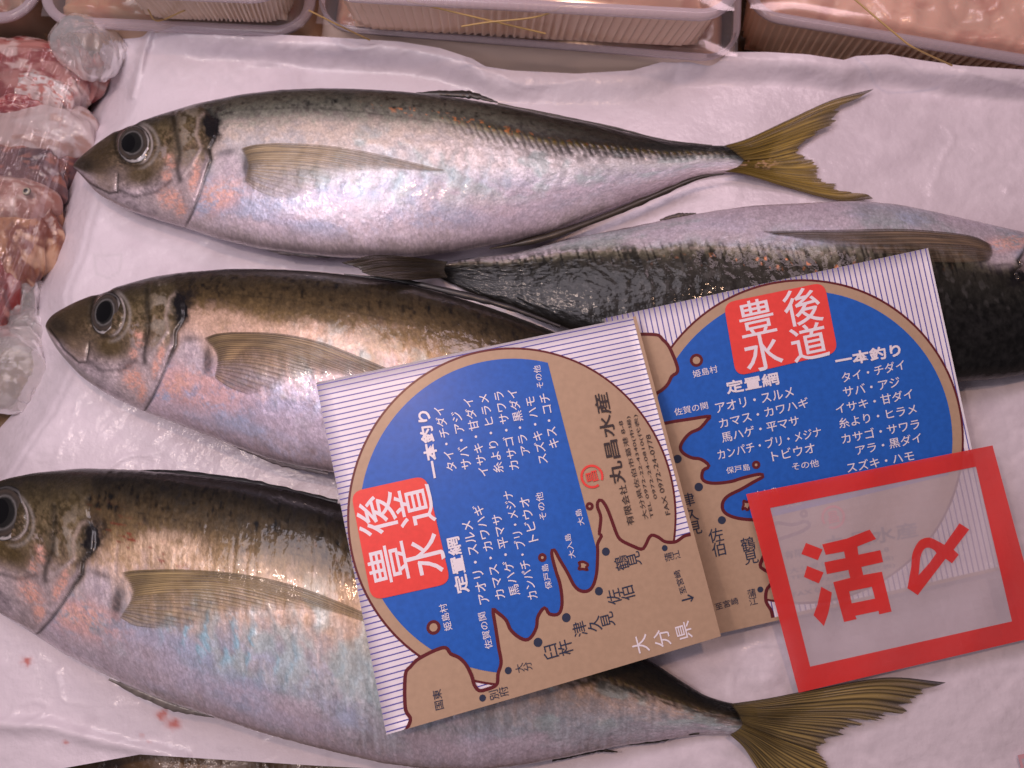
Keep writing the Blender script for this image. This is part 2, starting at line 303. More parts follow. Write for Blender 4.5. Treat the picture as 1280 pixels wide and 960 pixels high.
# ================================================================== fish
HEAD1 = np.array([(163, 180), (262, 158), (232, 282)], float)      # eye, gill spot, gill bottom on the topmost fish
def affine_to_head1(lm):
    A_ = np.c_[np.array(lm, float), np.ones(3)]; return np.linalg.solve(A_, HEAD1)   # 3x2
def sho2(hx, g): return ss(0, 4, hx - g)
def build_fish(label, top, bot, ratio, lm, pal, flip=False, scutes=(.50, .62), eye=None, snout_end=0, tint=1.0, silver=.3, stw=.3, scw=1.0, blood=0, pkw=0, lil=.6, warmc=(.80, .68, .60), barcol=(.25, .5, .62), barw=.0, seed=0, glint=.0):
    ns, nt, nh = 620, 170, 36
    top = np.array(top, float); bot = np.array(bot, float)
    if flip: top = top[::-1].copy(); bot = bot[::-1].copy()
    x0, x1 = (top[0, 0] + bot[0, 0]) / 2, (top[-1, 0] + bot[-1, 0]) / 2
    u = np.linspace(0, 1, ns); s = u + .0 * u; s = np.where(u < .12, .12 * (u / .12) ** 1.6, u); s = .5 * s + .5 * u ** 1.05
    s = (s - s[0]) / (s[-1] - s[0])
    X = x0 + (x1 - x0) * s
    o1 = np.argsort(top[:, 0]); o2 = np.argsort(bot[:, 0])
    T = np.interp(X, top[o1, 0], top[o1, 1]); Bt = np.interp(X, bot[o2, 0], bot[o2, 1])
    T = smooth1(T, 5); Bt = smooth1(Bt, 5)
    if flip: T, Bt = Bt, T                                            # T is always the back
    Tt, Bb = T.copy(), Bt.copy()
    nose = np.clip(s / .02, 0, 1) ** .5
    rt = np.interp(s, [0, .05, .12, .22, .5, .8, 1], [.80, .72, .80, .97, 1, .92, .75]) * ratio
    for it in range(4):
        hpx = np.abs(Bt - T) / 2
        w = hpx / F * (H - .02) * rt
        w = smooth1(w, 4); w[0] *= .5
        wm = w.max()
        zc = .0006 + w * .97 + (wm * .72 - w * .97) * .62 * ss(.34, .02, s)
        PT = P(X, T, zc); PB = P(X, Bt, zc); C = (PT + PB) / 2; D = (PT - PB) / 2
        phi = np.r_[np.linspace(0, np.pi, nt), np.linspace(np.pi, 2 * np.pi, nh + 2)[1:-1]]
        c, sn = np.cos(phi), np.sin(phi)
        ec = np.sign(c) * np.abs(c) ** .96; es = np.sign(sn) * np.abs(sn) ** .92
        co = C[:, None] + D[:, None] * ec[None, :, None] + np.array([0, 0, 1.0]) * (w[:, None] * es[None])[..., None]
        co[..., 2] = np.maximum(co[..., 2], .0004)
        qx, qy = proj(co)
        hi = qy.min(1); lo = qy.max(1)
        dT = (min(Tt[len(Tt)//2], Bb[len(Bb)//2]) == Tt[len(Tt)//2])
        kx = qx[np.arange(ns), qy.argmin(1)]; kx2 = qx[np.arange(ns), qy.argmax(1)]
        upT, loT = (Tt, Bb) if not flip else (Bb, Tt)
        oX = np.argsort(X)
        eu = np.interp(kx, X[oX], upT[oX]) - hi; el = np.interp(kx2, X[oX], loT[oX]) - lo
        eu = smooth1(eu, 8); el = smooth1(el, 8)
        if not flip: T = T + .8 * eu; Bt = Bt + .8 * el
        else: Bt = Bt + .8 * eu; T = T + .8 * el
    N_ = D[:, None] / (np.linalg.norm(D, axis=1)[:, None, None] ** 2 + 1e-9) * ec[None, :, None] + np.array([0, 0, 1.0]) * (es[None] / (w[:, None] + 1e-5))[..., None]
    N_ /= np.linalg.norm(N_, axis=2)[..., None] + 1e-12
    qx, qy = proj(co)
    S = np.repeat(s[:, None], len(phi), 1); V = np.repeat(c[None], ns, 0)
    L = abs(x1 - x0); bx = S * L + 37 * seed; by = V * 110 + 11 * seed
    M = affine_to_head1(lm); hx = qx * M[0, 0] + qy * M[1, 0] + M[2, 0]; hy = qx * M[0, 1] + qy * M[1, 1] + M[2, 1]
    vis = ss(-.15, .05, np.repeat(sn[None], ns, 0))
    # ---- lines of the head
    GILL = [(250, 122), (256, 138), (266, 150), (270, 168), (262, 186), (264, 200), (257, 220), (249, 245), (241, 266), (232, 284), (224, 296)]
    gx_ = np.interp(hy, [p[1] for p in GILL], [p[0] for p in GILL])
    head = ss(3, -3, hx - gx_)
    dg = np.abs(hx - gx_)
    # ---- body colour
    streak = st(fbm(bx / 5, by / 34, 2 + seed), 1.6); blot = fbm(bx / 24, by / 22, 4 + seed); big = fbm(bx / 80, by / 34, 6 + seed)
    m1 = st(fbm(bx / 4.2, by / 5.2, 5 + seed)); m2 = st(fbm(bx / 10 + by / 40, by / 8, 1 + seed)); grain = st(fbm(bx / 2.4, by / 2.4, 9 + seed, 2), 1.8)
    nk = .45 if flip else 1.0
    vv = V + nk * (.14 * (blot - .5) + .15 * (m2 - .5) + .13 * (m1 - .5) + .16 * stw * (streak - .5))
    if flip: vv = vv - np.interp(S, [.2, .23, .49, .6, .83, .98], [-.36, -.36, -.26, -.36, -.58, -.6])
    col = ramp(vv, pal)
    backm = ss(.05, .6, vv)
    col = col * (1 + backm * (1.25 * (m1 - .5) + .8 * (m2 - .5)) + stw * (.25 + .6 * backm) * (streak - .5) * 1.5)[..., None] * (1 + .35 * (blot - .5) + .22 * (grain - .5))[..., None]
    warm = np.array(warmc); irid = ss(.0, -.12, vv) if flip else ss(.55, .3, vv)
    fl = ss(-.25, .0, V) * ss(.58, .32, V)
    col = mixc(col, warm, .8 * irid * fl * ss(.30, .66, big + .18 * (m2 - .5) + .10 * (grain - .5)) * ss(.75, .35, S))
    col = mixc(col, (.47, .53, .70), .7 * irid * ss(-.95, -.75, V) * ss(-.05, -.4, V) * ss(.38, .70, fbm(bx / 60, by / 24, 8 + seed) + .10 * (m2 - .5) + .12 * (grain - .5)) * ss(.85, .45, S))
    col = mixc(col, (.64, .54, .62), lil * irid * ss(-.2, -.6, V) * ss(.40, .70, fbm(bx / 90, by / 30, 1 + seed) + .08 * (m2 - .5) + .10 * (grain - .5)))
    col = mixc(col, (.50, .62, .62), .55 * irid * ss(-.75, -.3, V) * ss(.45, .1, V) * ss(.5, .66, fbm(bx / 34, by / 30, 11 + seed)) * ss(.3, .4, S))
    # muscle bars
    ph = (bx + 34 * np.abs(V + .25) - 26 * V) / 25 + 1.2 * (blot - .5) + .25 * (m2 - .5)
    barm = irid * ss(-.70, -.35, V) * ss(.22, -.02, V) * ss(.27, .36, S) * ss(.80, .6, S)
    bar = (np.sin(ph * 2 * np.pi) * .5 + .5) ** 3 * barm
    bw = barw * g2(S, V, .36, -.30, .085, .20) + .16
    col = mixc(col, barcol, np.clip(bar * bw * ss(.3, .6, m2 + .1) * 1.1, 0, .85))
    col = col * (1 - .26 * ss(.2, .8, m2 + .15) * ((np.cos(ph * 2 * np.pi) * .5 + .5) ** 2) * barm * ss(.3, .6, blot + .1))[..., None]
    # lateral line with scutes
    vl = np.interp(S, [.2, .36, .56, .7, .98], [.60, .56, .42, .26, .12]) if not flip else np.interp(S, [.2, .23, .49, .6, .83, .98], [-.36, -.36, -.26, -.36, -.58, -.6])
    hd = np.repeat((np.abs(Bt - T) / 2)[:, None], len(phi), 1)
    dl_ = (V - vl) * hd
    sc = ss(scutes[0], scutes[1], S) * ss(1.0, .93, S)
    wid = np.interp(S, [.4, .62, .8, 1], [7, 15, 11, 5]) * (.8 + .4 * vn(bx / 9.5, bx * 0, 4))
    per = np.interp(S, [.4, .8, 1], [10, 9, 7])
    zig = ((bx + .55 * dl_ + 3 * (m2 - .5)) / 9.2) % 1.0
    inl = ss(wid, wid * .35, np.abs(dl_)) * sc
    up_ = ss(-4, 5, dl_)
    tooth = np.sin(zig * np.pi) ** 1.2
    col = mixc(col, np.array([.44, .35, .10])[None, None] * up_[..., None] + np.array([.44, .43, .42])[None, None] * (1 - up_)[..., None], inl * tooth * (.30 + .5 * up_ * ss(.6, .75, S)) * scw)
    col = col * (1 - .50 * inl * (1 - tooth) ** 2 * scw)[..., None]
    col = col * (1 - .45 * ss(3, 8, dl_) * ss(22, 10, dl_) * sc * scw)[..., None]
    col = col * (1 - .40 * np.exp(-(dl_ / 1.3) ** 2) * (1 - sc) * ss(.22, .3, S) * (.3 + .9 * vn(bx / 3, by * 0, 3)))[..., None]
    if flip:                                               # fine dark hair-like streaks running from the line into the black back
        hair = ss(.50, .62, vn(bx / 2.6 + dl_ / 9, by / 26, 3)) * ss(-16, 0, dl_) * ss(34, 10, dl_)
        col = col * (1 - .75 * hair)[..., None]; col = mixc(col, (.42, .36, .32), .5 * np.exp(-((dl_ + 1) / 2.0) ** 2) * ss(.3, .7, vn(bx / 2.4, by * 0, 7)))
        col = mixc(col, (.24, .24, .24),   .15 * ss(.63, .72, fbm(bx / 7, by / 9, 4, 3)) * ss(5, 30, dl_) * ss(70, 40, dl_))
    orange = ss(.66, .76, fbm(bx / 5, by / 5, 5 + seed, 3)) * (ss(.10, .0, np.abs(V - vl - .10)) * ss(.40, .55, S) if not flip else ss(4, 9, dl_) * ss(24, 14, dl_) * g2(S, V, .53, .2, .12, .5)) * glint  # orange glints of the lamps, painted into the skin colour
    col = mixc(col, (.95, .36, .15), np.clip(orange, 0, .9))
    if blood:
        col = mixc(col, (.20, .02, .02), .8 * ss(.60, .70, fbm(bx / 14, by / 4, 3)) * g2(hx, hy, 320, 140, 55, 16, .1))
    col = col * (1 - .80 * ss(.52, .78, S) * ss(-.06, .24, V + .2 * (m2 - .5)))[..., None] if not flip else col
    col = col * (1 - .75 * ss(.90, .985, S) * ss(-.55, -.05, V + .3 * (m2 - .5)))[..., None]
    # ---- head colour
    hm = st(fbm(hx / 14, hy / 14, 3 + seed)); hf = st(fbm(hx / 5, hy / 5, 7 + seed)); hg = st(fbm(hx / 2.2, hy / 2.2, 5 + seed, 3), 1.8)
    hv = V + .12 * (hm - .5) + .06 * (hf - .5)
    hc = ramp(hv, [(-1, (.42, .36, .40)), (-.62, (.50, .43, .47)), (-.35, (.50, .42, .43)), (-.10, (.27, .21, .16)), (.22, (.15, .115, .065)), (.5, (.10, .078, .042)), (.72, (.055, .044, .026)), (.9, (.022, .018, .014))])
    hc = hc * (1 + .55 * (hm - .5) + .45 * (hf - .5) + .35 * (hg - .5))[..., None]
    hc = mixc(hc, (.32, .26, .17), .35 * ss(.52, .66, hf) * ss(.75, .4, V) * ss(-.2, .1, V) * ss(175, 200, hx))
    hc = mixc(hc, (.40, .36, .31), .75 * ss(.38, .58, hm + .2 * (hf - .5)) * np.clip(1.5 * g2(hx, hy, 238, 176, 14, 30, .1), 0, 1))
    hc = mixc(hc, (.012, .010, .008), .6 * np.clip(1.4 * g2(hx, hy, 163, 180, 31, 29), 0, 1))
    hc = mixc(hc, (.40, .30, .22), .35 * ss(.58, .7, hg) * ss(.6, .2, V) * ss(-.3, -.05, V))
    hc = mixc(hc, (.60, .51, .53), .85 * ss(196, 220, hx + .15 * (hy - 220)) * ss(192, 222, hy + 8 * (hf - .5)) * (.6 + .4 * hf))
    hc = mixc(hc, (.085, .062, .028), .9 * np.clip(1.5 * g2(hx, hy, 176, 219, 27, 14, -.18) ** .6 - .35, 0, 1) * 1.0)
    hc = mixc(hc, (.060, .043, .026), .88 * ss(160, 124, hx) * ss(-.55, -.2, V + .1 * hf))
    hc = mixc(hc, (.25, .19, .14), .6 * np.clip(1.4 * g2(hx, hy, 131, 228, 16, 10, .6), 0, 1))
    hc = mixc(hc, (.42, .37, .39), .9 * ss(0, 5, hy - np.interp(hx, [88, 113, 136, 150, 170], [209, 231, 244, 250, 256])) * ss(175, 150, hx))
    hc = mixc(hc, (.50, .44, .44), .55 * ss(.5, .6, hf) * ss(10, 4, pdist(hx, hy, [(205, 190), (212, 215), (206, 245), (195, 262)])))
    hc = mixc(hc, (.030, .024, .018), .8 * np.clip(1.5 * g2(hx, hy, 104, 205, 14, 8, .2), 0, 1))
    hc = mixc(hc, (.60, .52, .54), .5 * np.clip(1.5 * g2(hx, hy, 190, 252, 22, 12, .25), 0, 1))
    hc = hc * (1 - .5 * np.exp(-(pdist(hx, hy, [(150, 238), (168, 246), (196, 240), (214, 226)]) / 2.6) ** 2))[..., None]
    flk = st(fbm(hx / 3.2 + hy / 6, hy / 2.0, 6 + seed, 3), 2.6)
    for cx, cy, rx, ry in ((212, 198, 5, 4), (215, 207, 5, 3.5), (209, 220, 5.5, 5), (212, 248, 12, 10), (227, 261, 6, 9), (247, 216, 4, 11), (242, 231, 4.5, 9)):
        hc = mixc(hc, (.94, .55, .46), np.clip(1.7 * g2(hx, hy, cx, cy, rx, ry) * (.12 + .95 * flk), 0, .8))
    hc = mixc(hc, (.58, .50, .50), .8 * np.exp(-(pdist(hx, hy, [(252, 188), (240, 208), (228, 222)]) / 1.6) ** 2))
    hc = mixc(hc, (.52, .43, .38), .7 * np.exp(-(pdist(hx, hy, [(256, 142), (249, 150), (246, 170), (252, 186)]) / 2.2) ** 2))
    hc = hc * (1 - .72 * np.exp(-(pdist(hx, hy, [(216, 146), (220, 165), (225, 190), (222, 212), (226, 226)]) / 4.2) ** 2))[..., None]
    hc = hc * (1 - .75 * np.exp(-(pdist(hx, hy, [(92, 210), (113, 230), (136, 242), (146, 240), (147, 218)]) / 1.5) ** 2))[..., None]
    hc = hc * (1 - .6 * np.exp(-((np.hypot((hx - 166) / 23, (hy - 180) / 26) - 1) / .11) ** 2))[..., None]
    hc = mixc(hc, (.66, .60, .58), .8 * np.exp(-((np.hypot((hx - 166.5) / 23, (hy - 180) / 26) - 1) / .055) ** 2) * ss(170, 185, hx) * ss(215, 200, hy))
    hc = mixc(hc, (.45, .42, .40), .5 * np.exp(-((np.hypot((hx - 166) / 32, (hy - 182) / 30) - 1) / .07) ** 2) * ss(168, 185, hx))
    col = col * (1 - head[..., None]) + hc * head[..., None]
    sho = ss(0, 6, hx - gx_) * ss(46, 6, hx - gx_)
    col = mixc(col, (.70, .62, .67), .85 * ss(0, 6, hx - gx_) * np.clip(1.6 * g2(hx, hy, 284, 208, 20, 20), 0, 1))
    col = mixc(col, (.50, .44, .50), .6 * np.clip(1.6 * g2(hx, hy, 287, 212, 12, 15), 0, 1) * ss(.4, .6, hf))
    col = col * (1 - .75 * np.clip(1.4 * g2(hx, hy, 309, 211, 6, 19, -.1), 0, 1) - .5 * np.clip(1.3 * g2(hx, hy, 283, 190, 12, 4, -.2), 0, 1))[..., None].clip(.1, 1)
    pk = .65 * fbm(hx / 13 + hy / 20, hy / 9, 9 + seed) + .35 * fbm(hx / 2.2, hy / 2.2, 2 + seed, 3)
    col = mixc(col, (.80, .52, .50), .75 * sho2(hx, gx_) * ss(.36, .58, pk) * np.clip(1.7 * g2(hx, hy, 270 + pkw * 22, 246, 30 + 40 * pkw, 17 + 5 * pkw, -.35 * (1 - pkw)), 0, 1))
    col = mixc(col, (.94, .60, .52), .70 * sho2(hx, gx_) * ss(.25, .75, st(fbm(hx / 4 + hy / 7, hy / 2.4, 3 + seed, 3), 2.6)) * np.clip(1.4 * g2(hx, hy, 272, 244, 26, 13, -.3), 0, 1))
    crev = np.exp(-((hx - gx_ + 1) / 4.2) ** 2) * ss(160, 174, hy) * ss(232, 205, hy); col = mixc(col, (.03, .024, .02), .85 * crev)  # shadow inside the gill opening, painted as dark skin colour
    line = np.exp(-(dg / 1.5) ** 2) * ss(140, 165, hy) * ss(300, 280, hy)
    col = col * (1 - .8 * line)[..., None]
    col = mixc(col, (.55, .47, .52), .6 * np.exp(-((hx - gx_ + 5) / 2.2) ** 2) * ss(185, 205, hy) * ss(292, 270, hy))
    spot = np.clip(1.7 * g2(hx + 7 * (hf - .5), hy + 5 * (hg - .5), 264, 157, 10.5, 19, -.1), 0, 1); spot = np.maximum(spot, .8 * np.clip(1.5 * g2(hx, hy, 272, 146, 8, 16, .2) * ss(.35, .6, hf + .12), 0, 1))
    col = mixc(col, (.006, .005, .006), spot)
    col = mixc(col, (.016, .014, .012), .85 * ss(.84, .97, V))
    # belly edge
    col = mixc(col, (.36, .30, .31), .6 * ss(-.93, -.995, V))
    col = np.clip(col, .003, .95); lum_ = col.mean(-1, keepdims=True); col = np.clip(lum_ + (col - lum_) * 1.22, .003, .95) * tint
    sheen = np.clip(silver * (1 + .3 * head) * (.35 + .65 * ss(.85, .3, vv)) + .05, 0, 1) * (1 - spot)
    # ---- relief
    d = .0009 * head * ss(195, 235, hx) * ss(.97, .7, np.abs(V)) - .0006 * line
    d = d - .0005 * np.exp(-(pdist(hx, hy, [(218, 142), (222, 165), (226, 190), (222, 215)]) / 2.6) ** 2) * head
    d = d - .0006 * np.exp(-(pdist(hx, hy, [(92, 210), (113, 230), (136, 242), (146, 240), (147, 218)]) / 1.8) ** 2)
    d = d + .0005 * np.exp(-(pdist(hx, hy, [(252, 188), (240, 208), (228, 222)]) / 2.2) ** 2)
    d = d - .0007 * np.exp(-((np.hypot((hx - 166) / 23, (hy - 180) / 26) - 1) / .13) ** 2) * head
    d = d - .0008 * spot + (.00045 * (hm - .5) + .00018 * (hf - .5)) * head * ss(.95, .7, np.abs(V))
    d = d + .00030 * inl * tooth * scw + (blot - .5) * .00018 * (1 - head) + (streak - .5) * .0002 * stw * (1 - head) + .00012 * (m2 - .5) * (1 - head)
    d = d - .00008 * (np.cos(ph * 2 * np.pi)) * ss(-.7, -.3, V) * ss(.4, .0, V) * ss(.28, .4, S)
    co = co + N_ * (d * vis * ss(0, .02, S))[..., None]
    co[..., 2] = np.maximum(co[..., 2], .0004)
    org = co.reshape(-1, 3).mean(0); org[2] = 0
    root = empty('fish', org, label, 'fish', 'fresh fish laid on the white paper')
    v = co.reshape(-1, 3); nphi = len(phi); fc = gridf(ns, nphi, True)
    tip0, tip1 = len(v), len(v) + 1
    v = np.vstack([v, co[0].mean(0), co[-1].mean(0)])
    caps = [[tip0, k, (k + 1) % nphi, tip0] for k in range(nphi)]
    j = np.arange(nphi); k = (j + 1) % nphi
    tri0 = np.stack([np.full(nphi, tip0), j, k, k], 1)
    colv = np.vstack([col.reshape(-1, 3), col[0].mean(0), col[-1].mean(0)])
    shv = np.r_[sheen.ravel(), .1, .1]
    sk = np.stack([S * L * .00034, V * .04 + seed, S * 0], -1).reshape(-1, 3); sk = np.vstack([sk, sk[0], sk[-1]])
    body = mesh_obj('body', v, fc, SKIN_DARK if flip else SKIN, root, col=colv, sheen=shv, skin=sk)
    bm = bmesh.new(); bm.from_mesh(body.data); bm.verts.ensure_lookup_table()
    for kk in range(nphi):
        try:
            f = bm.faces.new((bm.verts[tip0], bm.verts[(kk + 1) % nphi], bm.verts[kk])); f.smooth = True
            b0 = (ns - 1) * nphi
            f = bm.faces.new((bm.verts[tip1], bm.verts[b0 + kk], bm.verts[b0 + (kk + 1) % nphi])); f.smooth = True
        except ValueError: pass
    bmesh.ops.recalc_face_normals(bm, faces=bm.faces[:]); bm.to_mesh(body.data)
    bm.transform(__import__('mathutils').Matrix.Translation(Vector(org))); tree = BVHTree.FromBMesh(bm); bm.free()
    info = dict(root=root, tree=tree, zt=zc[-1], X=X, zc=zc, w=w, M=M)
    if eye is not None: add_eye(info, *eye)
    return info
def hit(info, px, py):
    d = rays(px, py); d = d / np.linalg.norm(d)
    loc, nor, i, dist = info['tree'].ray_cast(Vector(CAM), Vector(d))
    return (np.array(loc), np.array(nor)) if loc is not None else (None, None)
def add_eye(info, cx, cy, rx, ry, rot, pup):
    c, nrm = hit(info, cx, cy)
    nrm = nrm * .75 + np.array([0, -.05, 1.0]) * .5; nrm /= np.linalg.norm(nrm)
    nr, na_ = 26, 64
    R, TH = np.meshgrid(np.linspace(0, 1, nr), np.linspace(0, 2 * np.pi, na_, endpoint=False), indexing='ij')
    def place(ccx, ccy, k, bulge, lift):
        ex = k * rx * R * np.cos(TH); ey = k * ry * R * np.sin(TH)
        qx = ccx + ex * math.cos(rot) - ey * math.sin(rot); qy = ccy + ex * math.sin(rot) + ey * math.cos(rot)
        d = rays(qx, qy); o = c + nrm * lift
        t = ((o - CAM) @ nrm) / (d @ nrm); pt = CAM + d * t[..., None]
        return pt + nrm * (bulge * (1 - R ** 2) - .0006 * ss(.85, 1, R))[..., None]
    co = place(cx, cy, 1, .0011, .0002)
    nz = fbm(np.cos(TH) * 6 * R + 9, np.sin(TH) * 6 * R + 9, 3)
    col = ramp(R + .07 * (nz - .5), [(0, (.006, .006, .006)), (.52, (.008, .008, .008)), (.56, (.05, .048, .046)), (.61, (.13, .125, .125)), (.66, (.035, .03, .027)), (.80, (.055, .042, .034)), (.87, (.025, .02, .017)), (.91, (.46, .44, .44)), (.95, (.32, .30, .30)), (.98, (.02, .016, .013)), (1, (.012, .01, .008))])
    bright = .15 + 1.0 * ss(-.4, .9, np.cos(TH - .6)); col = col * np.where(R > .84, bright, 1)[..., None] * (.7 + .6 * nz)[..., None]  # glint on one side of the outer ring, painted into its colour
    e = mesh_obj('eye', co.reshape(-1, 3), gridf(nr, na_, True), EYE, info['root'], col=col)
    pc_ = place(cx + pup[0], cy + pup[1], pup[2], .0008, .0008)
    mesh_obj('pupil', pc_.reshape(-1, 3), gridf(nr, na_, True), PUPIL, e)
def coons(a0, a1, b0, b1, na_, nb_):
    """a0: edge a=0 along b ; a1: edge a=1 along b ; b0: base along a ; b1: margin along a"""
    A0 = resample(a0, nb_); A1 = resample(a1, nb_); B0 = resample(b0, na_); B1 = resample(b1, na_)
    a = np.linspace(0, 1, na_)[:, None, None]; b = np.linspace(0, 1, nb_)[None, :, None]
    g = (1 - a) * A0[None] + a * A1[None] + (1 - b) * B0[:, None] + b * B1[:, None]
    g = g - ((1 - a) * (1 - b) * A0[0] + (1 - a) * b * A0[-1] + a * (1 - b) * A1[0] + a * b * A1[-1])
    return g, a[..., 0], b[..., 0]
def add_fin(info, name, a0, a1, b0, b1, nrays, c1, c2, zfun=None, lift=.0006, jag=0, alpha=(.95, .8), seed=0, na_=150, nb_=70, edge=None, spark=0, pleat=.00018):
    if jag:
        g, a, b = coons(a0, a1, b0, b1, na_, nb_)
        aa_ = np.linspace(0, 1, na_); cut = jag * (.9 * vn(aa_ * 5.5 + seed, aa_ * 0, seed + 2) + .75 * vn(aa_ * nrays * 1.1, aa_ * 0, seed) ** 1.5 + .35 * vn(aa_ * nrays * 3.1, aa_ * 0, seed + 5)) * ss(0, .22, np.linspace(0, 1, na_))
        bb = np.linspace(0, 1, nb_)[None] * (1 - cut[:, None])
        idx = bb * (nb_ - 1); i0 = np.clip(idx.astype(int), 0, nb_ - 2); fr = (idx - i0)[..., None]; r_ = np.arange(na_)[:, None]
        g = g[r_, i0] * (1 - fr) + g[r_, i0 + 1] * fr
    else: g, a, b = coons(a0, a1, b0, b1, na_, nb_)
    a = a + 0 * b; b = b + 0 * a
    ray = np.cos(a * nrays * 2 * np.pi + 1.2 * b * np.sin(a * 40)); fine = st(fbm(a * nrays * 2.2, b * 3, seed, 3), 1.7)
    if zfun is None:
        co = np.zeros(g.shape[:2] + (3,))
        for i in range(na_):
            for j in range(nb_):
                c, nn = hit(info, g[i, j, 0], g[i, j, 1])
                if c is None:
                    c = P(g[i, j, 0], g[i, j, 1], .010)
                co[i, j] = c
        for _ in range(6):
            z = co[..., 2].copy(); z[1:-1, 1:-1] = np.maximum(z[1:-1, 1:-1], (z[:-2, 1:-1] + z[2:, 1:-1] + z[1:-1, :-2] + z[1:-1, 2:]) / 4); co[..., 2] = z
        z = co[..., 2] + lift + pleat * (ray * .5 + .5) * ss(0, .15, b) + .0010 * ss(0, .3, b) * ss(1, .5, b)
    else: z = zfun(g[..., 0], g[..., 1], a, b) + pleat * (ray * .5 + .5)
    co = P(g[..., 0], g[..., 1], z)
    m = np.clip(.5 + .5 * ray, 0, 1) ** (4 if zfun is None else 1.5)
    col = np.asarray(c1) * (1 - m[..., None]) + np.asarray(c2) * m[..., None]
    col = col * (.55 + .9 * fine)[..., None] * (.62 + .62 * b if zfun is not None else 1.0 - .55 * ss(.10, .0, a) - .45 * ss(.16, .0, b))[..., None]
    if zfun is None: col = col * (.72 + .56 * st(fbm(b * 9 + a * 1.5, a * 2.0, seed + 1, 2)))[..., None]
    if edge is not None: col = mixc(col, edge, np.clip(ss(.05, .0, a) + ss(.8, 1, b) * .5 + ss(.12, 0, b) * .4, 0, 1))
    if spark: col = mixc(col, (.75, .48, .30), spark * ss(.55, .7, fbm(g[..., 0] / 3, g[..., 1] / 2.4, 3)) * ss(.5, .8, a) * ss(.7, .3, b))
    al = np.clip((alpha[0] + (alpha[1] - alpha[0]) * b) * (.72 + .5 * m) * (.8 + .4 * fine) * ((1.12 - .55 * ss(.15, .95, a)) * (1 - .55 * ss(.75, 1, b) * ss(.1, .3, a)) if zfun is None else 1), 0, 1) * ss(0, .02 if zfun is None else .001, b)
    if zfun is None:
        mesh_obj(name, co.reshape(-1, 3), gridf(na_, nb_), FIN, info['root'], col=col.reshape(-1, 3), sheen=al.ravel()); return
    under = co - np.array([0, 0, .00025])
    v = np.concatenate([co.reshape(-1, 3), under.reshape(-1, 3)]); f = gridf(na_, nb_); q = na_ * nb_
    f = np.vstack([f, f[:, ::-1] + q])
    border = [i * nb_ for i in range(na_)] + [(na_ - 1) * nb_ + j for j in range(1, nb_)] + [i * nb_ + nb_ - 1 for i in range(na_ - 2, -1, -1)] + [j for j in range(nb_ - 2, 0, -1)]
    bd = np.array(border); f = np.vstack([f, np.stack([bd, np.roll(bd, -1), np.roll(bd, -1) + q, bd + q], 1)])
    mesh_obj(name, v, f, FIN, info['root'], col=np.concatenate([col.reshape(-1, 3)] * 2), sheen=np.concatenate([al.ravel()] * 2))
def add_strip(info, name, pts, rad, col, zz=None, flat=.5, alpha=1.0, n_=60):
    p = resample(pts, n_); z = np.interp(p[:, 0], info['X'] if info['X'][0] < info['X'][-1] else info['X'][::-1], info['zc'] if info['X'][0] < info['X'][-1] else info['zc'][::-1]) if zz is None else zz
    q = P(p[:, 0], p[:, 1], z); t = np.linspace(0, 1, n_)
    r = np.interp(t, np.linspace(0, 1, len(rad)), rad) * (.8 + .4 * vn(t * 25, t * 0, 4))
    co, f = tube(q, r * .00034, flat)
    c = np.tile(np.asarray(col, float), (len(co), 1)) * (.7 + .6 * np.repeat(vn(t * 30, t * 0, 6), 8))[:, None]
    mesh_obj(name, co, f, FIN, info['root'], col=c, sheen=np.full(len(co), alpha))

# palettes run from belly (-1) to back (+1)
PAL1 = [(-1, (0.589, 0.512, 0.538)), (-0.8, (0.704, 0.614, 0.678)), (-0.45, (0.64, 0.627, 0.717)), (-0.15, (0.666, 0.666, 0.691)), (0.15, (0.704, 0.666, 0.666)), (0.32, (0.479, 0.448, 0.418)), (0.46, (0.25, 0.25, 0.22)), (0.62, (0.105, 0.108, 0.09)), (0.8, (0.045, 0.045, 0.037)), (1, (0.018, 0.018, 0.016))]
PAL2 = [(-1, (0.561, 0.464, 0.5)), (-0.8, (0.561, 0.512, 0.61)), (-0.5, (0.525, 0.512, 0.659)), (-0.25, (0.634, 0.525, 0.561)), (0.05, (0.61, 0.464, 0.403)), (0.2, (0.441, 0.321, 0.226)), (0.36, (0.17, 0.12, 0.065)), (0.55, (0.075, 0.053, 0.028)), (0.75, (0.034, 0.025, 0.014)), (1, (0.01, 0.009, 0.007))]
PAL4 = [(-1, (0.538, 0.474, 0.499)), (-0.8, (0.486, 0.461, 0.512)), (-0.5, (0.435, 0.454, 0.499)), (-0.2, (0.512, 0.461, 0.461)), (0.08, (0.627, 0.486, 0.41)), (0.22, (0.41, 0.301, 0.205)), (0.38, (0.17, 0.12, 0.068)), (0.58, (0.075, 0.054, 0.03)), (0.76, (0.028, 0.022, 0.014)), (0.9, (0.008, 0.007, 0.006)), (1, (0.006, 0.005, 0.005))]
PAL3 = [(-1, (0.46, 0.402, 0.448)), (-0.6, (0.437, 0.425, 0.483)), (-0.3, (0.391, 0.425, 0.448)), (-0.1, (0.322, 0.333, 0.312)), (-0.01, (0.21, 0.2, 0.165)), (0.06, (0.085, 0.08, 0.058)), (0.16, (0.034, 0.032, 0.026)), (0.4, (0.016, 0.016, 0.014)), (0.7, (0.011, 0.011, 0.011)), (1, (0.008, 0.008, 0.008))]

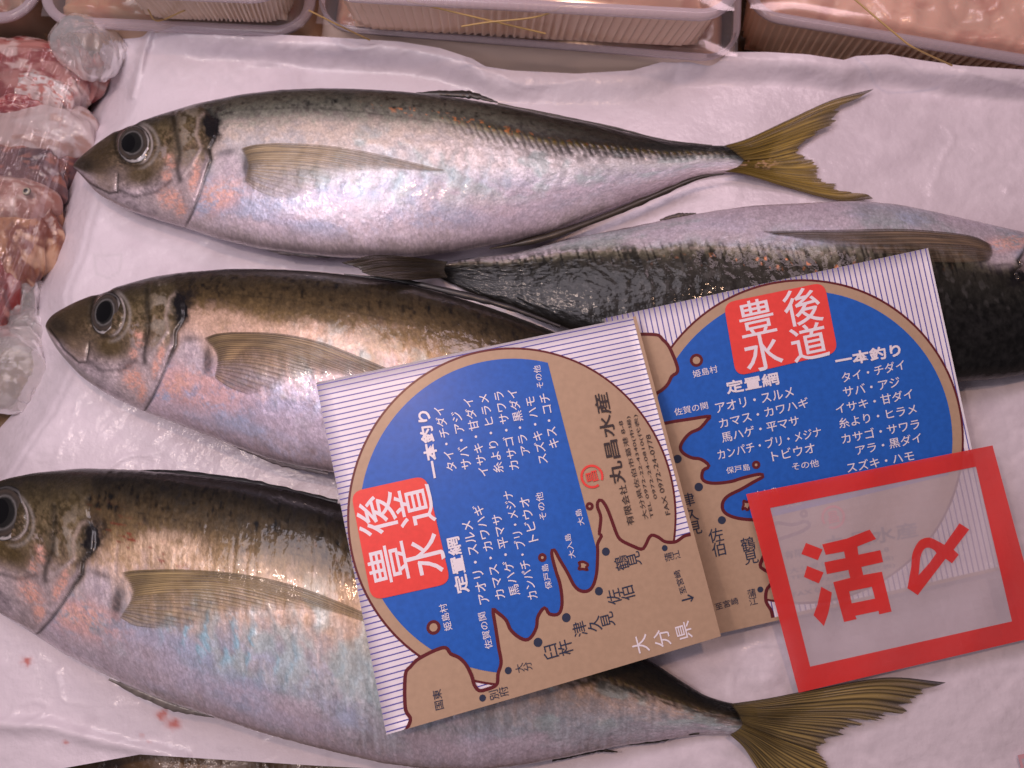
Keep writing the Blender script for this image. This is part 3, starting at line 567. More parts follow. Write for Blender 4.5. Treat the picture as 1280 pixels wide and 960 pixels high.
f1 = build_fish('silvery whole fish nearest the plastic trays, fully uncovered with its forked tail',
    [(92, 206), (97, 199), (120, 180), (150, 160), (200, 143), (250, 128), (300, 118), (350, 112), (400, 110), (450, 111), (500, 114), (550, 119), (600, 127), (640, 134), (690, 145), (740, 154), (790, 167), (840, 178), (880, 182), (910, 182), (945, 183)],
    [(92, 209), (100, 217), (122, 242), (160, 263), (210, 279), (230, 284), (270, 298), (320, 310), (360, 316), (425, 322), (480, 323), (530, 320), (580, 313), (640, 303), (690, 290), (740, 271), (790, 251), (840, 233), (865, 222), (900, 216), (945, 216)],
    .52, [(163, 180), (262, 158), (232, 282)], PAL1, eye=(166.5, 179.5, 20.5, 23.5, .22, (-4.5, -.5, .56)), seed=0, glint=.6, stw=.2, silver=.24, scw=1.3)
def tailz(z0, zt=.0035, sag=.001):
    return lambda x, y, a, b: z0 * (1 - ss(0, .5, b)) + zt * ss(0, .5, b) + sag * np.sin(a * 3.1) * b
OL1, OL2 = (.33, .225, .04), (.10, .065, .013)
add_fin(f1, 'pectoral_fin', [(300, 186), (318, 181), (350, 179), (400, 181), (450, 188), (500, 199), (557, 213)], [(306, 226), (316, 235), (332, 243), (352, 250)], [(300, 186), (309, 204), (306, 226)], [(557, 213), (520, 214), (475, 213), (440, 216), (410, 229), (385, 243), (352, 250)], 20, (.42, .33, .20), (.20, .14, .075), jag=.05, alpha=(.86, .50), pleat=.00008, edge=(.22, .16, .09), seed=1)
add_fin(f1, 'caudal_fin', [(905, 182), (935, 173), (985, 150), (1040, 125), (1092, 111)], [(930, 200), (965, 197), (1002, 188)], [(905, 182), (918, 190), (930, 200)], [(1092, 111), (1072, 130), (1066, 146), (1028, 166), (1002, 188)], 16, OL1, OL2, tailz(.009), jag=.12, seed=2, edge=(.05, .03, .010), alpha=(1, .66))
add_fin(f1, 'caudal_fin', [(905, 214), (935, 219), (990, 236), (1050, 251), (1091, 248)], [(930, 200), (965, 197), (1002, 188)], [(905, 214), (922, 208), (930, 200)], [(1091, 248), (1076, 234), (1050, 222), (1030, 206), (1002, 188)], 16, OL1, (.14, .092, .018), tailz(.008, .003), jag=.12, seed=3, edge=(.08, .05, .015), spark=.75, alpha=(1, .72))
add_strip(f1, 'dorsal_fin', [(520, 116), (560, 117), (590, 119), (622, 128)], [.6, 5, 6, 1], (.018, .015, .014), flat=.35)
add_strip(f1, 'dorsal_fin', [(622, 130), (690, 144), (760, 158), (830, 175), (890, 182)], [2, 2.4, 2, 1.4, 1], (.05, .045, .04), flat=.6)
add_strip(f1, 'anal_fin', [(612, 311), (660, 302), (700, 291), (760, 269), (820, 244), (870, 223), (905, 217)], [1, 5, 5, 4.5, 5, 4, 1], (.030, .022, .015), zz=.012)
add_strip(f1, 'pelvic_fin', [(318, 305), (350, 312), (400, 318), (440, 321)], [1, 7, 5, 1], (.24, .20, .20), flat=.35, zz=.013)

f2 = build_fish('bronze backed fish whose rear half lies hidden under the striped card',
    [(57, 406), (60, 399), (67, 392), (97, 376), (127, 365), (157, 355), (195, 345), (240, 339), (285, 336), (330, 336), (375, 338), (431, 343), (480, 350), (524, 359), (580, 374), (632, 391), (692, 414), (760, 446), (840, 490), (900, 525), (960, 555)],
    [(57, 409), (62, 420), (71, 436), (101, 470), (127, 488), (157, 504), (180, 514), (225, 531), (262, 545), (300, 560), (337, 574), (375, 583), (412, 590), (480, 600), (560, 606), (640, 606), (720, 603), (800, 597), (860, 592), (900, 590), (960, 588)],
    .50, [(131, 391), (224, 385), (180, 514)], PAL2, eye=(132, 391, 18.5, 27, .30, (-1.5, -1, .58)), seed=1, silver=.22, scutes=(.62, .7), stw=.5, pkw=1, warmc=(.76, .55, .45))
add_fin(f2, 'pectoral_fin', [(254, 423), (272, 417), (300, 415), (350, 417), (400, 427), (450, 446), (545, 486)], [(268, 472), (278, 479), (290, 486), (312, 494)], [(254, 423), (270, 445), (268, 472)], [(545, 486), (470, 476), (420, 469), (375, 473), (345, 487), (312, 494)], 22, (.31, .22, .11), (.07, .046, .022), jag=.04, alpha=(.95, .70), edge=(.10, .07, .035), seed=4, pleat=.0001)
add_strip(f2, 'pelvic_fin', [(262, 540), (300, 557), (350, 576), (410, 592)], [1, 5, 6, 2], (.22, .18, .19), flat=.35, zz=.016)
add_strip(f2, 'dorsal_fin', [(430, 343), (500, 351), (560, 364), (632, 383), (700, 408)], [1, 3, 5, 4, 2], (.02, .018, .02), flat=.5)

f4 = build_fish('largest fish with head cut by the left edge and bloody bronze flank',
    [(-88, 690), (-80, 678), (-50, 640), (-20, 612), (0, 600), (42, 591), (104, 585), (167, 587), (229, 592), (292, 600), (354, 611), (421, 628), (500, 655), (580, 690), (660, 735), (740, 783), (813, 826), (850, 850), (881, 870), (913, 879), (945, 884)],
    [(-88, 694), (-70, 714), (-40, 738), (0, 766), (42, 791), (83, 818), (125, 839), (167, 860), (208, 877), (258, 893), (333, 918), (417, 940), (479, 954), (540, 962), (600, 963), (660, 955), (720, 944), (780, 931), (830, 925), (880, 918), (945, 920)],
    .43, [(6, 642), (112, 672), (50, 788)], PAL4, eye=(5, 641, 27, 35, .22, (-4, -1, .56)), seed=2, silver=.22, barcol=(.42, .64, .76), barw=1.0, scutes=(.60, .68), stw=1.0, scw=.6, blood=1, pkw=.3, warmc=(.72, .55, .43), glint=.1)
add_fin(f4, 'pectoral_fin', [(150, 716), (166, 713), (190, 712), (233, 712), (300, 717), (358, 729), (408, 746), (470, 772), (550, 806)], [(150, 772), (157, 776), (168, 782), (198, 786)], [(150, 716), (164, 742), (150, 772)], [(550, 806), (480, 786), (417, 766), (358, 764), (292, 768), (262, 780), (198, 786)], 24, (.34, .255, .12), (.10, .07, .03), jag=.04, alpha=(.95, .55), edge=(.18, .13, .06), seed=5, pleat=.0001)
add_fin(f4, 'caudal_fin', [(912, 880), (960, 873), (1017, 862), (1108, 847), (1182, 853)], [(928, 905), (980, 925), (1036, 944)], [(912, 880), (922, 892), (928, 905)], [(1182, 853), (1152, 876), (1140, 897), (1090, 915), (1036, 944)], 20, (.32, .23, .075), (.045, .032, .013), tailz(.011, .0045), jag=.15, seed=6, edge=(.012, .009, .006), alpha=(1, .62))
add_fin(f4, 'caudal_fin', [(912, 918), (930, 935), (950, 965), (985, 1010)], [(928, 905), (980, 925), (1036, 944)], [(912, 918), (922, 912), (928, 905)], [(985, 1010), (1020, 1005), (1050, 975), (1036, 944)], 16, (.32, .23, .075), (.045, .032, .013), tailz(.010, .003), jag=.12, seed=7)
add_strip(f4, 'dorsal_fin', [(150, 588), (230, 593), (320, 606), (421, 629)], [1, 5, 5, 4], (.012, .011, .012), flat=.6)
add_strip(f4, 'anal_fin', [(690, 950), (740, 938), (772, 940)], [2, 4, .6], (.03, .024, .02), zz=.006)
add_strip(f4, 'anal_fin', [(755, 930), (810, 926), (850, 918), (874, 917)], [1, 3.5, 4, 1], (.03, .024, .02), zz=.006)
add_strip(f4, 'pelvic_fin', [(136, 849), (180, 868), (220, 884), (268, 896)], [1, 5, 5, 1], (.15, .13, .12), flat=.35, zz=.020)

f3 = build_fish('upside down fish with dark back, its head cut by the right edge',
    [(545, 330), (590, 322), (640, 317), (690, 304), (740, 293), (790, 284), (840, 273), (890, 264), (940, 257), (1000, 254), (1070, 251), (1120, 255), (1170, 265), (1230, 279), (1280, 290), (1340, 312), (1400, 344), (1440, 376), (1444, 383)],
    [(545, 345), (590, 367), (640, 384), (690, 405), (740, 422), (790, 438), (850, 454), (920, 468), (1000, 477), (1080, 481), (1140, 480), (1200, 477), (1250, 473), (1300, 464), (1340, 452), (1400, 420), (1430, 398), (1440, 388), (1444, 385)],
    .40, [(1376, 334), (1277, 346), (1300, 285)], PAL3, flip=True, eye=None, seed=3, silver=.22, glint=1.3, scutes=(.40, .52), stw=.5, scw=.0, warmc=(.40, .40, .38))
add_fin(f3, 'pectoral_fin', [(1240, 306), (1215, 295), (1170, 289), (1120, 286), (1060, 287), (1000, 288), (952, 289)], [(1238, 325), (1210, 328), (1180, 328), (1150, 326)], [(1240, 306), (1242, 316), (1238, 325)], [(952, 289), (985, 297), (1030, 304), (1080, 314), (1150, 326)], 14, (.17, .115, .07), (.08, .055, .032), jag=.05, alpha=(.95, .75), edge=(.05, .03, .02), seed=8, pleat=.00015)
add_fin(f3, 'caudal_fin', [(560, 327), (520, 322), (470, 319), (427, 328)], [(560, 347), (540, 348), (520, 350), (490, 349)], [(560, 327), (556, 337), (560, 347)], [(427, 328), (440, 336), (460, 344), (490, 349)], 14, (.034, .024, .011), (.012, .009, .005), lambda x, y, a, b: .012 + .022 * ss(0, 1, b) + 0 * a, jag=.05, seed=9)
add_strip(f3, 'anal_fin', [(640, 318), (700, 303), (780, 287), (860, 270)], [1, 2, 2, 1], (.12, .09, .10), flat=.6)
add_strip(f3, 'pelvic_fin', [(825, 275), (845, 270), (870, 267)], [1, 4, 1], (.06, .045, .04), flat=.4)
add_fin(f2, 'caudal_fin', [(930, 552), (980, 552), (1040, 560)], [(945, 575), (970, 585), (1000, 592)], [(930, 552), (942, 562), (945, 575)], [(1040, 560), (1020, 575), (1000, 592)], 12, OL1, OL2, tailz(.006, .002), jag=.08, seed=10, na_=60, nb_=30)

# ================================================================== printed cards and the film tag
def plane_from_px(c, side):
    d = [rays(x, y) for x, y in c]
    M_ = np.array([d[0], -d[1], d[2], -d[3]]).T; k = np.linalg.svd(M_)[2][-1]; k = k / k[0]
    Q = [k[i] * d[i] for i in range(4)]
    sc = side / ((np.linalg.norm(Q[1] - Q[0]) + np.linalg.norm(Q[3] - Q[0])) / 2)
    Q = [CAM + q * sc for q in Q]; return Q
class Surf:
    """flat-lying sheet: (u,v) in 0..1, v down; off = height above it"""
    def __init__(s, Q, bend=None):
        s.o = Q[0]; s.a = Q[1] - Q[0]; s.b = Q[3] - Q[0]; s.n = np.cross(s.b, s.a); s.n /= np.linalg.norm(s.n); s.bend = bend
    def uv(s, px, py):
        d = rays(px, py); t = ((s.o - CAM) @ s.n) / (d @ s.n); q = CAM + d * t[..., None] - s.o
        G = np.linalg.inv(np.array([[s.a @ s.a, s.a @ s.b], [s.a @ s.b, s.b @ s.b]])); r = np.stack([q @ s.a, q @ s.b], -1) @ G.T
        return r
    def at(s, uv, off):
        uv = np.asarray(uv, float); u, v = uv[..., 0:1], uv[..., 1:2]
        h = off + (s.bend(u[..., 0], v[..., 0]) if s.bend else 0)
        return s.o + s.a * u + s.b * v + s.n * np.asarray(h)[..., None]
C1 = [(483, 918), (395, 478), (795, 395), (900, 795)]; C2 = [(755, 398), (1160, 310), (1248, 713), (840, 805)]
S1 = Surf(plane_from_px(C1, .1335), lambda u, v: .0010 * np.sin(v * 3.0) + .0006 * np.sin(u * 4 + 1))
S2 = Surf(plane_from_px(C2, .1425), lambda u, v: .0008 * np.sin(u * 3.1) * (1 - v))
print('card1 corner heights', [round(float(S1.at((u, v), 0)[2]), 4) for u, v in ((0, 0), (1, 0), (1, 1), (0, 1))], 'card2', [round(float(S2.at((u, v), 0)[2]), 4) for u, v in ((0, 0), (1, 0), (1, 1), (0, 1))])
def K(*pts): return S1.uv(np.array([p[0] for p in pts], float), np.array([p[1] for p in pts], float))   # px on the left card -> card uv
class Art:
    def __init__(s): s.v = []; s.f = []; s.m = []; s.off = []
    def add(s, v, f, m, layer):
        b = len(s.v); s.v += [tuple(x) for x in v]; s.f += [[i + b for i in q] for q in f]; s.m += [m] * len(f); s.off += [layer] * len(v)
    def poly(s, loops, m, layer, cuts=10):
        loops = [[Vector((float(a), float(b), 0)) for a, b in lp] for lp in loops]
        tris = tessellate_polygon(loops); flat = [p for lp in loops for p in lp]
        bm = bmesh.new(); vs = [bm.verts.new(p) for p in flat]
        for t in tris:
            try: bm.faces.new([vs[i] for i in t])
            except ValueError: pass
        for k in range(1, cuts):
            for ax in (0, 1):
                co = [0, 0, 0]; no = [0, 0, 0]; co[ax] = k / cuts; no[ax] = 1
                bmesh.ops.bisect_plane(bm, geom=bm.verts[:] + bm.edges[:] + bm.faces[:], plane_co=co, plane_no=no, dist=1e-6)
        bm.verts.index_update()
        s.add([(v.co.x, v.co.y) for v in bm.verts], [[v.index for v in f.verts] for f in bm.faces], m, layer); bm.free()
    def ribbon(s, pts, w, m, layer, closed=False):
        pts = np.array(pts, float); 
        if closed: pts = np.vstack([pts, pts[:1]])
        t = np.gradient(pts, axis=0); 
        if closed: t[0] = t[-1] = pts[1] - pts[-2]
        t /= np.linalg.norm(t, axis=1)[:, None] + 1e-9; nn = np.stack([-t[:, 1], t[:, 0]], 1) * w / 2
        v = np.empty((2 * len(pts), 2)); v[0::2] = pts + nn; v[1::2] = pts - nn
        s.add(v, [[2 * i, 2 * i + 1, 2 * i + 3, 2 * i + 2] for i in range(len(pts) - 1)], m, layer)
    def disc(s, c, r, m, layer, n_=28, sq=1.0):
        a = np.linspace(0, 2 * np.pi, n_, endpoint=False); s.add([(c[0] + r * math.cos(k), c[1] + r * sq * math.sin(k)) for k in a], [list(range(n_))], m, layer)
    def build(s, name, surf, mats, parent, base=.00012, step=.00008, clip=True):
        v = np.array(s.v); 
        if clip: v = np.clip(v, .0004, .9996)
        co = surf.at(v, base + step * np.array(s.off, float))
        # face the sheet's normal
        fs = []
        for f in s.f:
            p = [co[i] for i in f]; nn = np.cross(p[1] - p[0], p[2] - p[0]); fs.append(f if nn @ surf.n >= 0 else f[::-1])
        return mesh_obj(name, co, fs, mats, parent, midx=s.m, smooth=False)
_tc = {}
def glyphs(txt, bold=0.0):
    key = (txt, bold)
    if key not in _tc:
        cu = bpy.data.curves.new('lettering', 'FONT'); cu.body = txt; cu.size = 1; cu.resolution_u = 3; cu.offset = bold; cu.fill_mode = 'FRONT'
        o = bpy.data.objects.new('lettering', cu); COL.objects.link(o); dg = bpy.context.evaluated_depsgraph_get(); dg.update()
        me = bpy.data.meshes.new_from_object(o.evaluated_get(dg))
        v = np.array([(q.co.x, q.co.y) for q in me.vertices]); f = [list(p.vertices) for p in me.polygons]
        bpy.data.objects.remove(o); bpy.data.curves.remove(cu); bpy.data.meshes.remove(me); _tc[key] = (v, f)
    return _tc[key]
PXU = 1 / 425.0
def text_line(art, txt, p0, p1, h, m, layer, bold=0.0):
    v, f = glyphs(txt, bold); a, b = K(p0, p1); e = b - a; L = np.linalg.norm(e); e = e / L; up = np.array([e[1], -e[0]])
    x = (v[:, 0] - v[:, 0].min()) / (np.ptp(v[:, 0])) * L; y = (v[:, 1] - (v[:, 1].max() + v[:, 1].min()) / 2)
    yr = np.ptp(v[:, 1]); y = y / yr * h * PXU if yr > .25 else y * h * PXU
    art.add(a + x[:, None] * e + y[:, None] * up, f, m, layer)
def text_chars(art, chars, centres, size, m, layer, bold=0.0, wide=1.0):
    cs = K(*centres); e = K((500, 700), (480, 600)); e = e[1] - e[0]; e = np.array([1.0, 0.0]); up = np.array([0, -1.0])
    for ch, c in zip(chars, cs):
        v, f = glyphs(ch, bold); s_ = size * PXU / .92
        x = (v[:, 0] - (v[:, 0].max() + v[:, 0].min()) / 2) * s_ * wide; y = (v[:, 1] - (v[:, 1].max() + v[:, 1].min()) / 2) * s_
        art.add(c + x[:, None] * e + y[:, None] * up, f, m, layer)

# ---- artwork of the card, in card uv
sheet_mats = [M_STOCK, M_STRIPE]
stripes = Art()
for i in range(62):
    u = (i + .45) / 62; stripes.ribbon([(u, k / 10) for k in range(11)], .0034, 0, 0)
cpx = K((650, 436.6), (563, 452), (498, 493), (455, 550), (437, 607), (434, 657), (447.5, 716), (474, 764), (526, 818), (694, 445), (748, 473), (802.5, 519), (829.6, 563), (842, 606), (843, 674))
A_ = np.c_[2 * cpx, np.ones(len(cpx))]; sol = np.linalg.lstsq(A_, (cpx ** 2).sum(1), rcond=None)[0]; cc = sol[:2]; cr = math.sqrt(sol[2] + cc @ cc)
ri = np.mean([np.linalg.norm(k - cc) for k in K((650, 449.6), (451.7, 598.6), (478, 749), (541, 811), (589, 832))])
print('circle', cc, cr, ri)
ang = np.linspace(0, 2 * np.pi, 120, endpoint=False)
ring = np.stack([cc[0] + cr * np.cos(ang), cc[1] + cr * np.sin(ang)], 1)
coast_px = [(506.5, 914), (513, 898), (506.5, 884), (506.5, 843), (513, 832.6), (525, 821.5), (554, 808.6), (563, 816.5), (573, 821), (582, 830), (589, 844), (592, 854.5), (598, 862), (608, 860.3), (620, 854.5), (621.7, 841), (625.5, 827), (622.6, 809), (619, 786), (615.3, 761), (619.7, 764), (631.3, 774), (637, 786), (646, 794.6), (656, 799), (663.5, 794.6), (669.3, 783), (670.7, 771.3), (676.6, 761), (681, 759.6), (685, 766.5), (695, 767.5), (700, 761), (701, 747), (698.3, 728.3), (694, 715), (689, 696), (688.8, 687.7), (692, 687.7), (698, 698.6), (707.7, 715), (716, 731), (724, 738), (733.5, 738), (740, 731), (744.3, 715), (745.6, 690.4), (745.6, 679.6), (751, 668.8), (747.8, 667.4), (749.7, 647), (745.6, 633.5), (746.5, 626.8), (750.5, 625.4), (756.5, 633.5), (762, 647), (770, 668.8), (775.4, 675.6), (786, 681), (800, 686.4), (805, 682), (809.3, 673), (813.4, 668.8), (821.5, 671.5), (829.6, 677), (840.4, 677.7), (846, 675.6), (854, 670), (862, 668)]
coast = K(*coast_px)
coast[0, 1] = 1.0 if coast[0, 1] > .9 else coast[0, 1]
coast = np.vstack([[0.0 + min(coast[0, 0], 1), coast[0, 1]], coast[1:]])
coastS = resample(coast, 260)
land = np.vstack([coastS, [[1, coastS[-1, 1]], [1, 1], [coastS[0, 0], 1]]])
def clip_sea():
    a, b = K((684.2, 453.3), (743.3, 683.3)); d = b - a
    pts = np.stack([cc[0] + ri * np.cos(ang), cc[1] + ri * np.sin(ang)], 1)
    inside = lambda p: (p[0] - a[0]) * d[1] - (p[1] - a[1]) * d[0]
    ref = inside(K((600, 600))[0]); out = []
    for i in range(len(pts)):
        p, q = pts[i], pts[(i + 1) % len(pts)]; ip, iq = inside(p) * ref > 0, inside(q) * ref > 0
        if ip: out.append(p)
        if ip != iq:
            t = inside(p) / (inside(p) - inside(q)); out.append(p + t * (q - p))
    return np.array(out)
mp_mats = [M_TAN, M_BLUE, M_MAROON, M_NAVY]
art = Art()
art.poly([ring], 0, 1); art.ribbon(ring, .0062, 2, 2, True)
art.poly([clip_sea()], 1, 3); art.poly([land], 0, 4); art.ribbon(coastS, .0098, 2, 5)
def island(px, r):
    c = K(px)[0]; a = np.linspace(0, 2 * np.pi, 24, endpoint=False); p = np.stack([c[0] + r * PXU * np.cos(a), c[1] + r * PXU * np.sin(a)], 1)
    art.poly([p], 0, 4, 1); art.ribbon(p, .0085, 2, 5, True)
island((541.5, 783.6), 6.6); island((676.7, 696.7), 3.6); island((735.8, 632.9), 3.4)
blob = resample(K((722, 703), (727, 702), (731, 703.5), (733.5, 706), (731, 709), (733, 712), (727, 711), (722, 711), (723.5, 707), (722, 703)), 40)
art.poly([blob[:-1]], 0, 4, 1); art.ribbon(blob[:-1], .0075, 2, 5, True)
for px, r in (((602.5, 871.3), 4), ((634.3, 837), 4.2), ((671.2, 802), 5.4), ((706.3, 771.3), 5.4), ((746.9, 738.5), 5.1), ((755.7, 689.4), 5.1), ((829.3, 685), 3.8)):
    art.disc(K(px)[0], r * PXU, 3, 6)
wl = Art()
for t, p0, p1, h, bd in (('一本釣り', (543.3, 597.5), (528.3, 514), 16, .016), ('タイ・チダイ', (565, 589), (547.5, 509), 13, .006), ('サバ・アジ', (583.3, 586.7), (569.2, 515), 13, .006),
        ('イサキ・甘ダイ', (605, 595.8), (584.2, 498.3), 13, .006), ('糸より・ヒラメ', (623.3, 591.7), (603.3, 493.7), 13, .006), ('カサゴ・サワラ', (642.5, 587.5), (621.7, 490), 13, .006),
        ('アラ・黒ダイ', (656.7, 569), (639, 487.5), 13, .006), ('スズキ・ハモ', (678.3, 580), (660.8, 496.7), 13, .006), ('キス・コチ', (692.5, 560), (679, 492.5), 13, .006), ('その他', (675, 485.8), (670, 457.5), 9.5, .004),
        ('定置網', (578.3, 740.8), (565, 671.7), 16, .010), ('アオリ・スルメ', (605, 754), (582.5, 651.7), 13, .006), ('カマス・カワハギ', (625, 748.3), (595.8, 631.7), 13, .006), ('馬ハゲ・平マサ', (643.3, 744.2), (619.2, 643.3), 13, .006),
        ('カンパチ・ブリ・メジナ', (665, 748.5), (632.5, 614), 13, .006), ('トビウオ', (665.8, 676.7), (653.3, 621.7), 13, .006), ('その他', (678.3, 650), (672.5, 615.8), 9.5, .004),
        ('保戸島', (685, 735.8), (679.2, 705), 8.5, .003), ('大入島', (714.2, 697.5), (707.5, 667.5), 8, .003), ('大島', (725.8, 656.7), (720.8, 636.7), 8, .003), ('佐賀の関', (610.8, 810), (600.8, 765), 9.5, .003), ('姫島村', (560.4, 787.4), (552.6, 754.4), 9.5, .003)):
    text_line(wl, t, p0, p1, h, 0, 7, bd)
    if h > 15:
        for k_, (ox, oy) in enumerate(((.6, .2), (-.3, .5))): text_line(wl, t, (p0[0] + ox, p0[1] + oy), (p1[0] + ox, p1[1] + oy), h, 0, 7.2 + .2 * k_, bd)
text_chars(wl, '大分県', [(798.4, 804.6), (825.6, 797), (852.8, 787.8)], 21, 0, 7, .006)
for t, p0, p1, h, bd in (('有限会社', (787.3, 656.2), (776.4, 606.7), 10, .006), ('丸昌水産', (772.4, 605.7), (749.7, 491.9), 20, .012), ('大分県佐伯市葛港 8-8', (806, 649.3), (774.4, 526.5), 7, 0),
        ('TEL 0972-22-4340(市場)', (814, 647.3), (784.3, 520.6), 6.5, 0), ('0972-24-0810(代表)', (818.4, 623.6), (793.2, 518.6), 6.5, 0), ('FAX 0972-24-0778', (833.8, 643.4), (809, 543.4), 6.2, 0)):
    text_line(wl, t, p0, p1, h, 2, 7, bd)
for t, p0, p1, h in (('国東', (549.3, 885.7), (545, 861), 10.5), ('至宮崎', (852.8, 741.8), (843.4, 712.8), 9)): text_line(wl, t, p0, p1, h, 1, 7, .004)
for ch, c, s_ in (('津久見', [(722.9, 785.4), (741, 779.6), (757.5, 774)], 17.5), ('臼杵', [(686.7, 813.3), (705, 808.3)], 18), ('佐伯', [(765.6, 745.6), (782.5, 741)], 18), ('鶴見', [(775, 703.4), (791, 698.7)], 17.5),
        ('蒲江', [(834, 696), (843.4, 693.5)], 10.5), ('大分', [(648.3, 834), (658.3, 831.7)], 10.5), ('別府', [(616.7, 867.5), (628.3, 863.3)], 11.5)):
    text_chars(wl, ch, c, s_, 1, 7, .003 if s_ > 12 else 0)
wl.ribbon(K((850.3, 750.3), (864.2, 746.6)), .0045, 1, 7); wl.ribbon(K((857.5, 743.2), (864.6, 746.5), (861.6, 751.2)), .0045, 1, 8)
seal = Art()
sq = K((438.5, 615), (532, 594.5), (563, 728.5), (464.5, 750.5)); o = sq.mean(0)      # image TL,TR,BR,BL
def rounded(c, r, n_=7):
    c = np.array(c); out = []
    for i in range(4):
        p, a, b = c[i], c[i - 1], c[(i + 1) % 4]; da = (a - p) / np.linalg.norm(a - p); db = (b - p) / np.linalg.norm(b - p)
        for t in np.linspace(0, 1, n_):
            out.append((1 - t) ** 2 * (p + da * r) + 2 * t * (1 - t) * p + t * t * (p + db * r))
    return np.array(out)
seal.poly([rounded(sq, .034)], 0, 7)
sg = Art(); text_chars(sg, '豊後水道', [(484.5, 704.8), (470.5, 643.3), (531.2, 694), (518, 632.8)], 46, 0, 8, .007, 1.0)
mark = Art(); c = K((738.8, 595.8))[0]; a = np.linspace(.5, 2 * np.pi - .05, 48); mark.ribbon(np.stack([c[0] + 13.6 * PXU * np.cos(a + 2.2), c[1] + 13.6 * PXU * np.sin(a + 2.2)], 1), .0068, 0, 7)
text_chars(mark, '昌', [(738.8, 595.8)], 15.5, 0, 8, .01)
def build_card(surf, label, twist=0):
    root = empty('info_card', surf.at((.5, .5), 0), label, 'card', 'fishery information cards')
    m_ = 24; U, V_ = np.meshgrid(np.linspace(0, 1, m_), np.linspace(0, 1, m_), indexing='ij'); UV = np.stack([U, V_], -1)
    t_ = surf.at(UV, .00003).reshape(-1, 3); b_ = surf.at(UV, -.00016).reshape(-1, 3); f = gridf(m_, m_); q = m_ * m_
    bd = np.array([i * m_ for i in range(m_)] + [(m_ - 1) * m_ + j for j in range(1, m_)] + [i * m_ + m_ - 1 for i in range(m_ - 2, -1, -1)] + [j for j in range(m_ - 2, 0, -1)])
    f = np.vstack([f[:, ::-1], f + q, np.stack([bd, np.roll(bd, -1), np.roll(bd, -1) + q, bd + q], 1)[:, ::-1]])
    mesh_obj('card_sheet', np.vstack([t_, b_]), f, M_STOCK, root, smooth=False)
    stripes.build('stripe_print', surf, [M_STRIPE], root)
    art.build('map_print', surf, mp_mats, root); wl.build('lettering', surf, [M_WHITE, M_NAVY, M_SEPIA], root)
    sl = seal.build('red_seal', surf, [M_RED], root); sg.build('seal_lettering', surf, [M_WHITE], sl)
    mark.build('company_mark', surf, [M_RED], root)
build_card(S1, 'square striped map card lying turned sideways across the two lower fish')
build_card(S2, 'square striped map card set upright, partly under the red framed film tag')

# ---- the film tag
TQ = [(932.7, 617.7), (1240.7, 556.7), (1305, 794), (998.3, 866)]
def card2_z(px, py): return S2.at(S2.uv(np.array([px], float), np.array([py], float))[0], 0)[2]
tz = [card2_z(*TQ[0]) + .0021, card2_z(*TQ[1]) + .0024, card2_z(*TQ[2]) + .0040, card2_z(*TQ[3]) + .0034]
print('tag heights', tz)
QT = [P(x, y, z) for (x, y), z in zip(TQ, tz)]
class Bil(Surf):
    def __init__(s, Q):
        s.Q = Q; s.n = np.cross(Q[3] - Q[0], Q[1] - Q[0]); s.n /= np.linalg.norm(s.n)
        src = np.array(TQ, float); A_ = []
        for (x, y), (u, v) in zip(src, [(0, 0), (1, 0), (1, 1), (0, 1)]):
            A_.append([x, y, 1, 0, 0, 0, -u * x, -u * y, -u]); A_.append([0, 0, 0, x, y, 1, -v * x, -v * y, -v])
        s.h = np.linalg.svd(np.array(A_))[2][-1].reshape(3, 3); s.hi = np.linalg.inv(s.h)
    def uv(s, px, py):
        q = np.stack([px, py, np.ones_like(px)], -1) @ s.h.T; return q[..., :2] / q[..., 2:]
    def at(s, uv, off):
        uv = np.asarray(uv, float); u, v = uv[..., 0:1], uv[..., 1:2]
        q = np.concatenate([uv, np.ones_like(u)], -1) @ s.hi.T; px, py_ = q[..., 0] / q[..., 2], q[..., 1] / q[..., 2]
        u_, v_ = uv[..., 0], uv[..., 1]
        z = (1 - u_) * (1 - v_) * tz[0] + u_ * (1 - v_) * tz[1] + u_ * v_ * tz[2] + (1 - u_) * v_ * tz[3]
        z = z + .0011 * np.sin(u_ * 5 + 2.5 * v_) * np.sin(v_ * 4.2 + .5) + .0005 * np.sin(u_ * 17 + v_ * 9) + np.asarray(off)
        return P(px, py_, z)
ST = Bil(QT)
def KT(pts): p = np.array(pts, float); return ST.uv(p[:, 0], p[:, 1])
def zm(pts): return [(990 + x / 5.565, 640 + y / 5.565) for x, y in pts]
tagroot = empty('film_tag', ST.at((.5, .5), 0), 'translucent film tag with thick red frame and large red characters', 'tag')
outer = np.array([(0, 0), (1, 0), (1, 1), (0, 1)], float); inner = KT([(962.7, 635), (1220, 583.3), (1265, 776.7), (1012.7, 833.3)])
fr = Art(); fr.poly([outer, inner[::-1]], 0, 0, 24); fr.build('red_frame', ST, [M_FILMRED], tagroot, base=0.0002, clip=False)
fs_ = Art(); fs_.poly([outer], 0, 0, 24); fs_.build('film_sheet', ST, [M_FILM], tagroot, base=0, clip=False)
let = Art()
for lp in ([(97, 215), (213, 260), (180, 335), (65, 292)], [(105, 375), (220, 420), (187, 497), (83, 452)], [(203, 520), (277, 560), (268, 630), (252, 705), (222, 793), (150, 718), (178, 640)]): let.poly([KT(zm(lp))], 0, 0, 24)
let.poly([KT(zm([(210, 225), (380, 185), (540, 122), (585, 188), (455, 240), (462, 297), (615, 265), (634, 348), (483, 382), (495, 438), (625, 415), (693, 692), (607, 712), (602, 688), (440, 722), (450, 745), (362, 765), (287, 488), (405, 458), (392, 403), (243, 432), (225, 350), (372, 320), (362, 275), (235, 298)])),
          KT(zm([(398, 552), (415, 635), (578, 602), (555, 520)]))], 0, 0, 24)
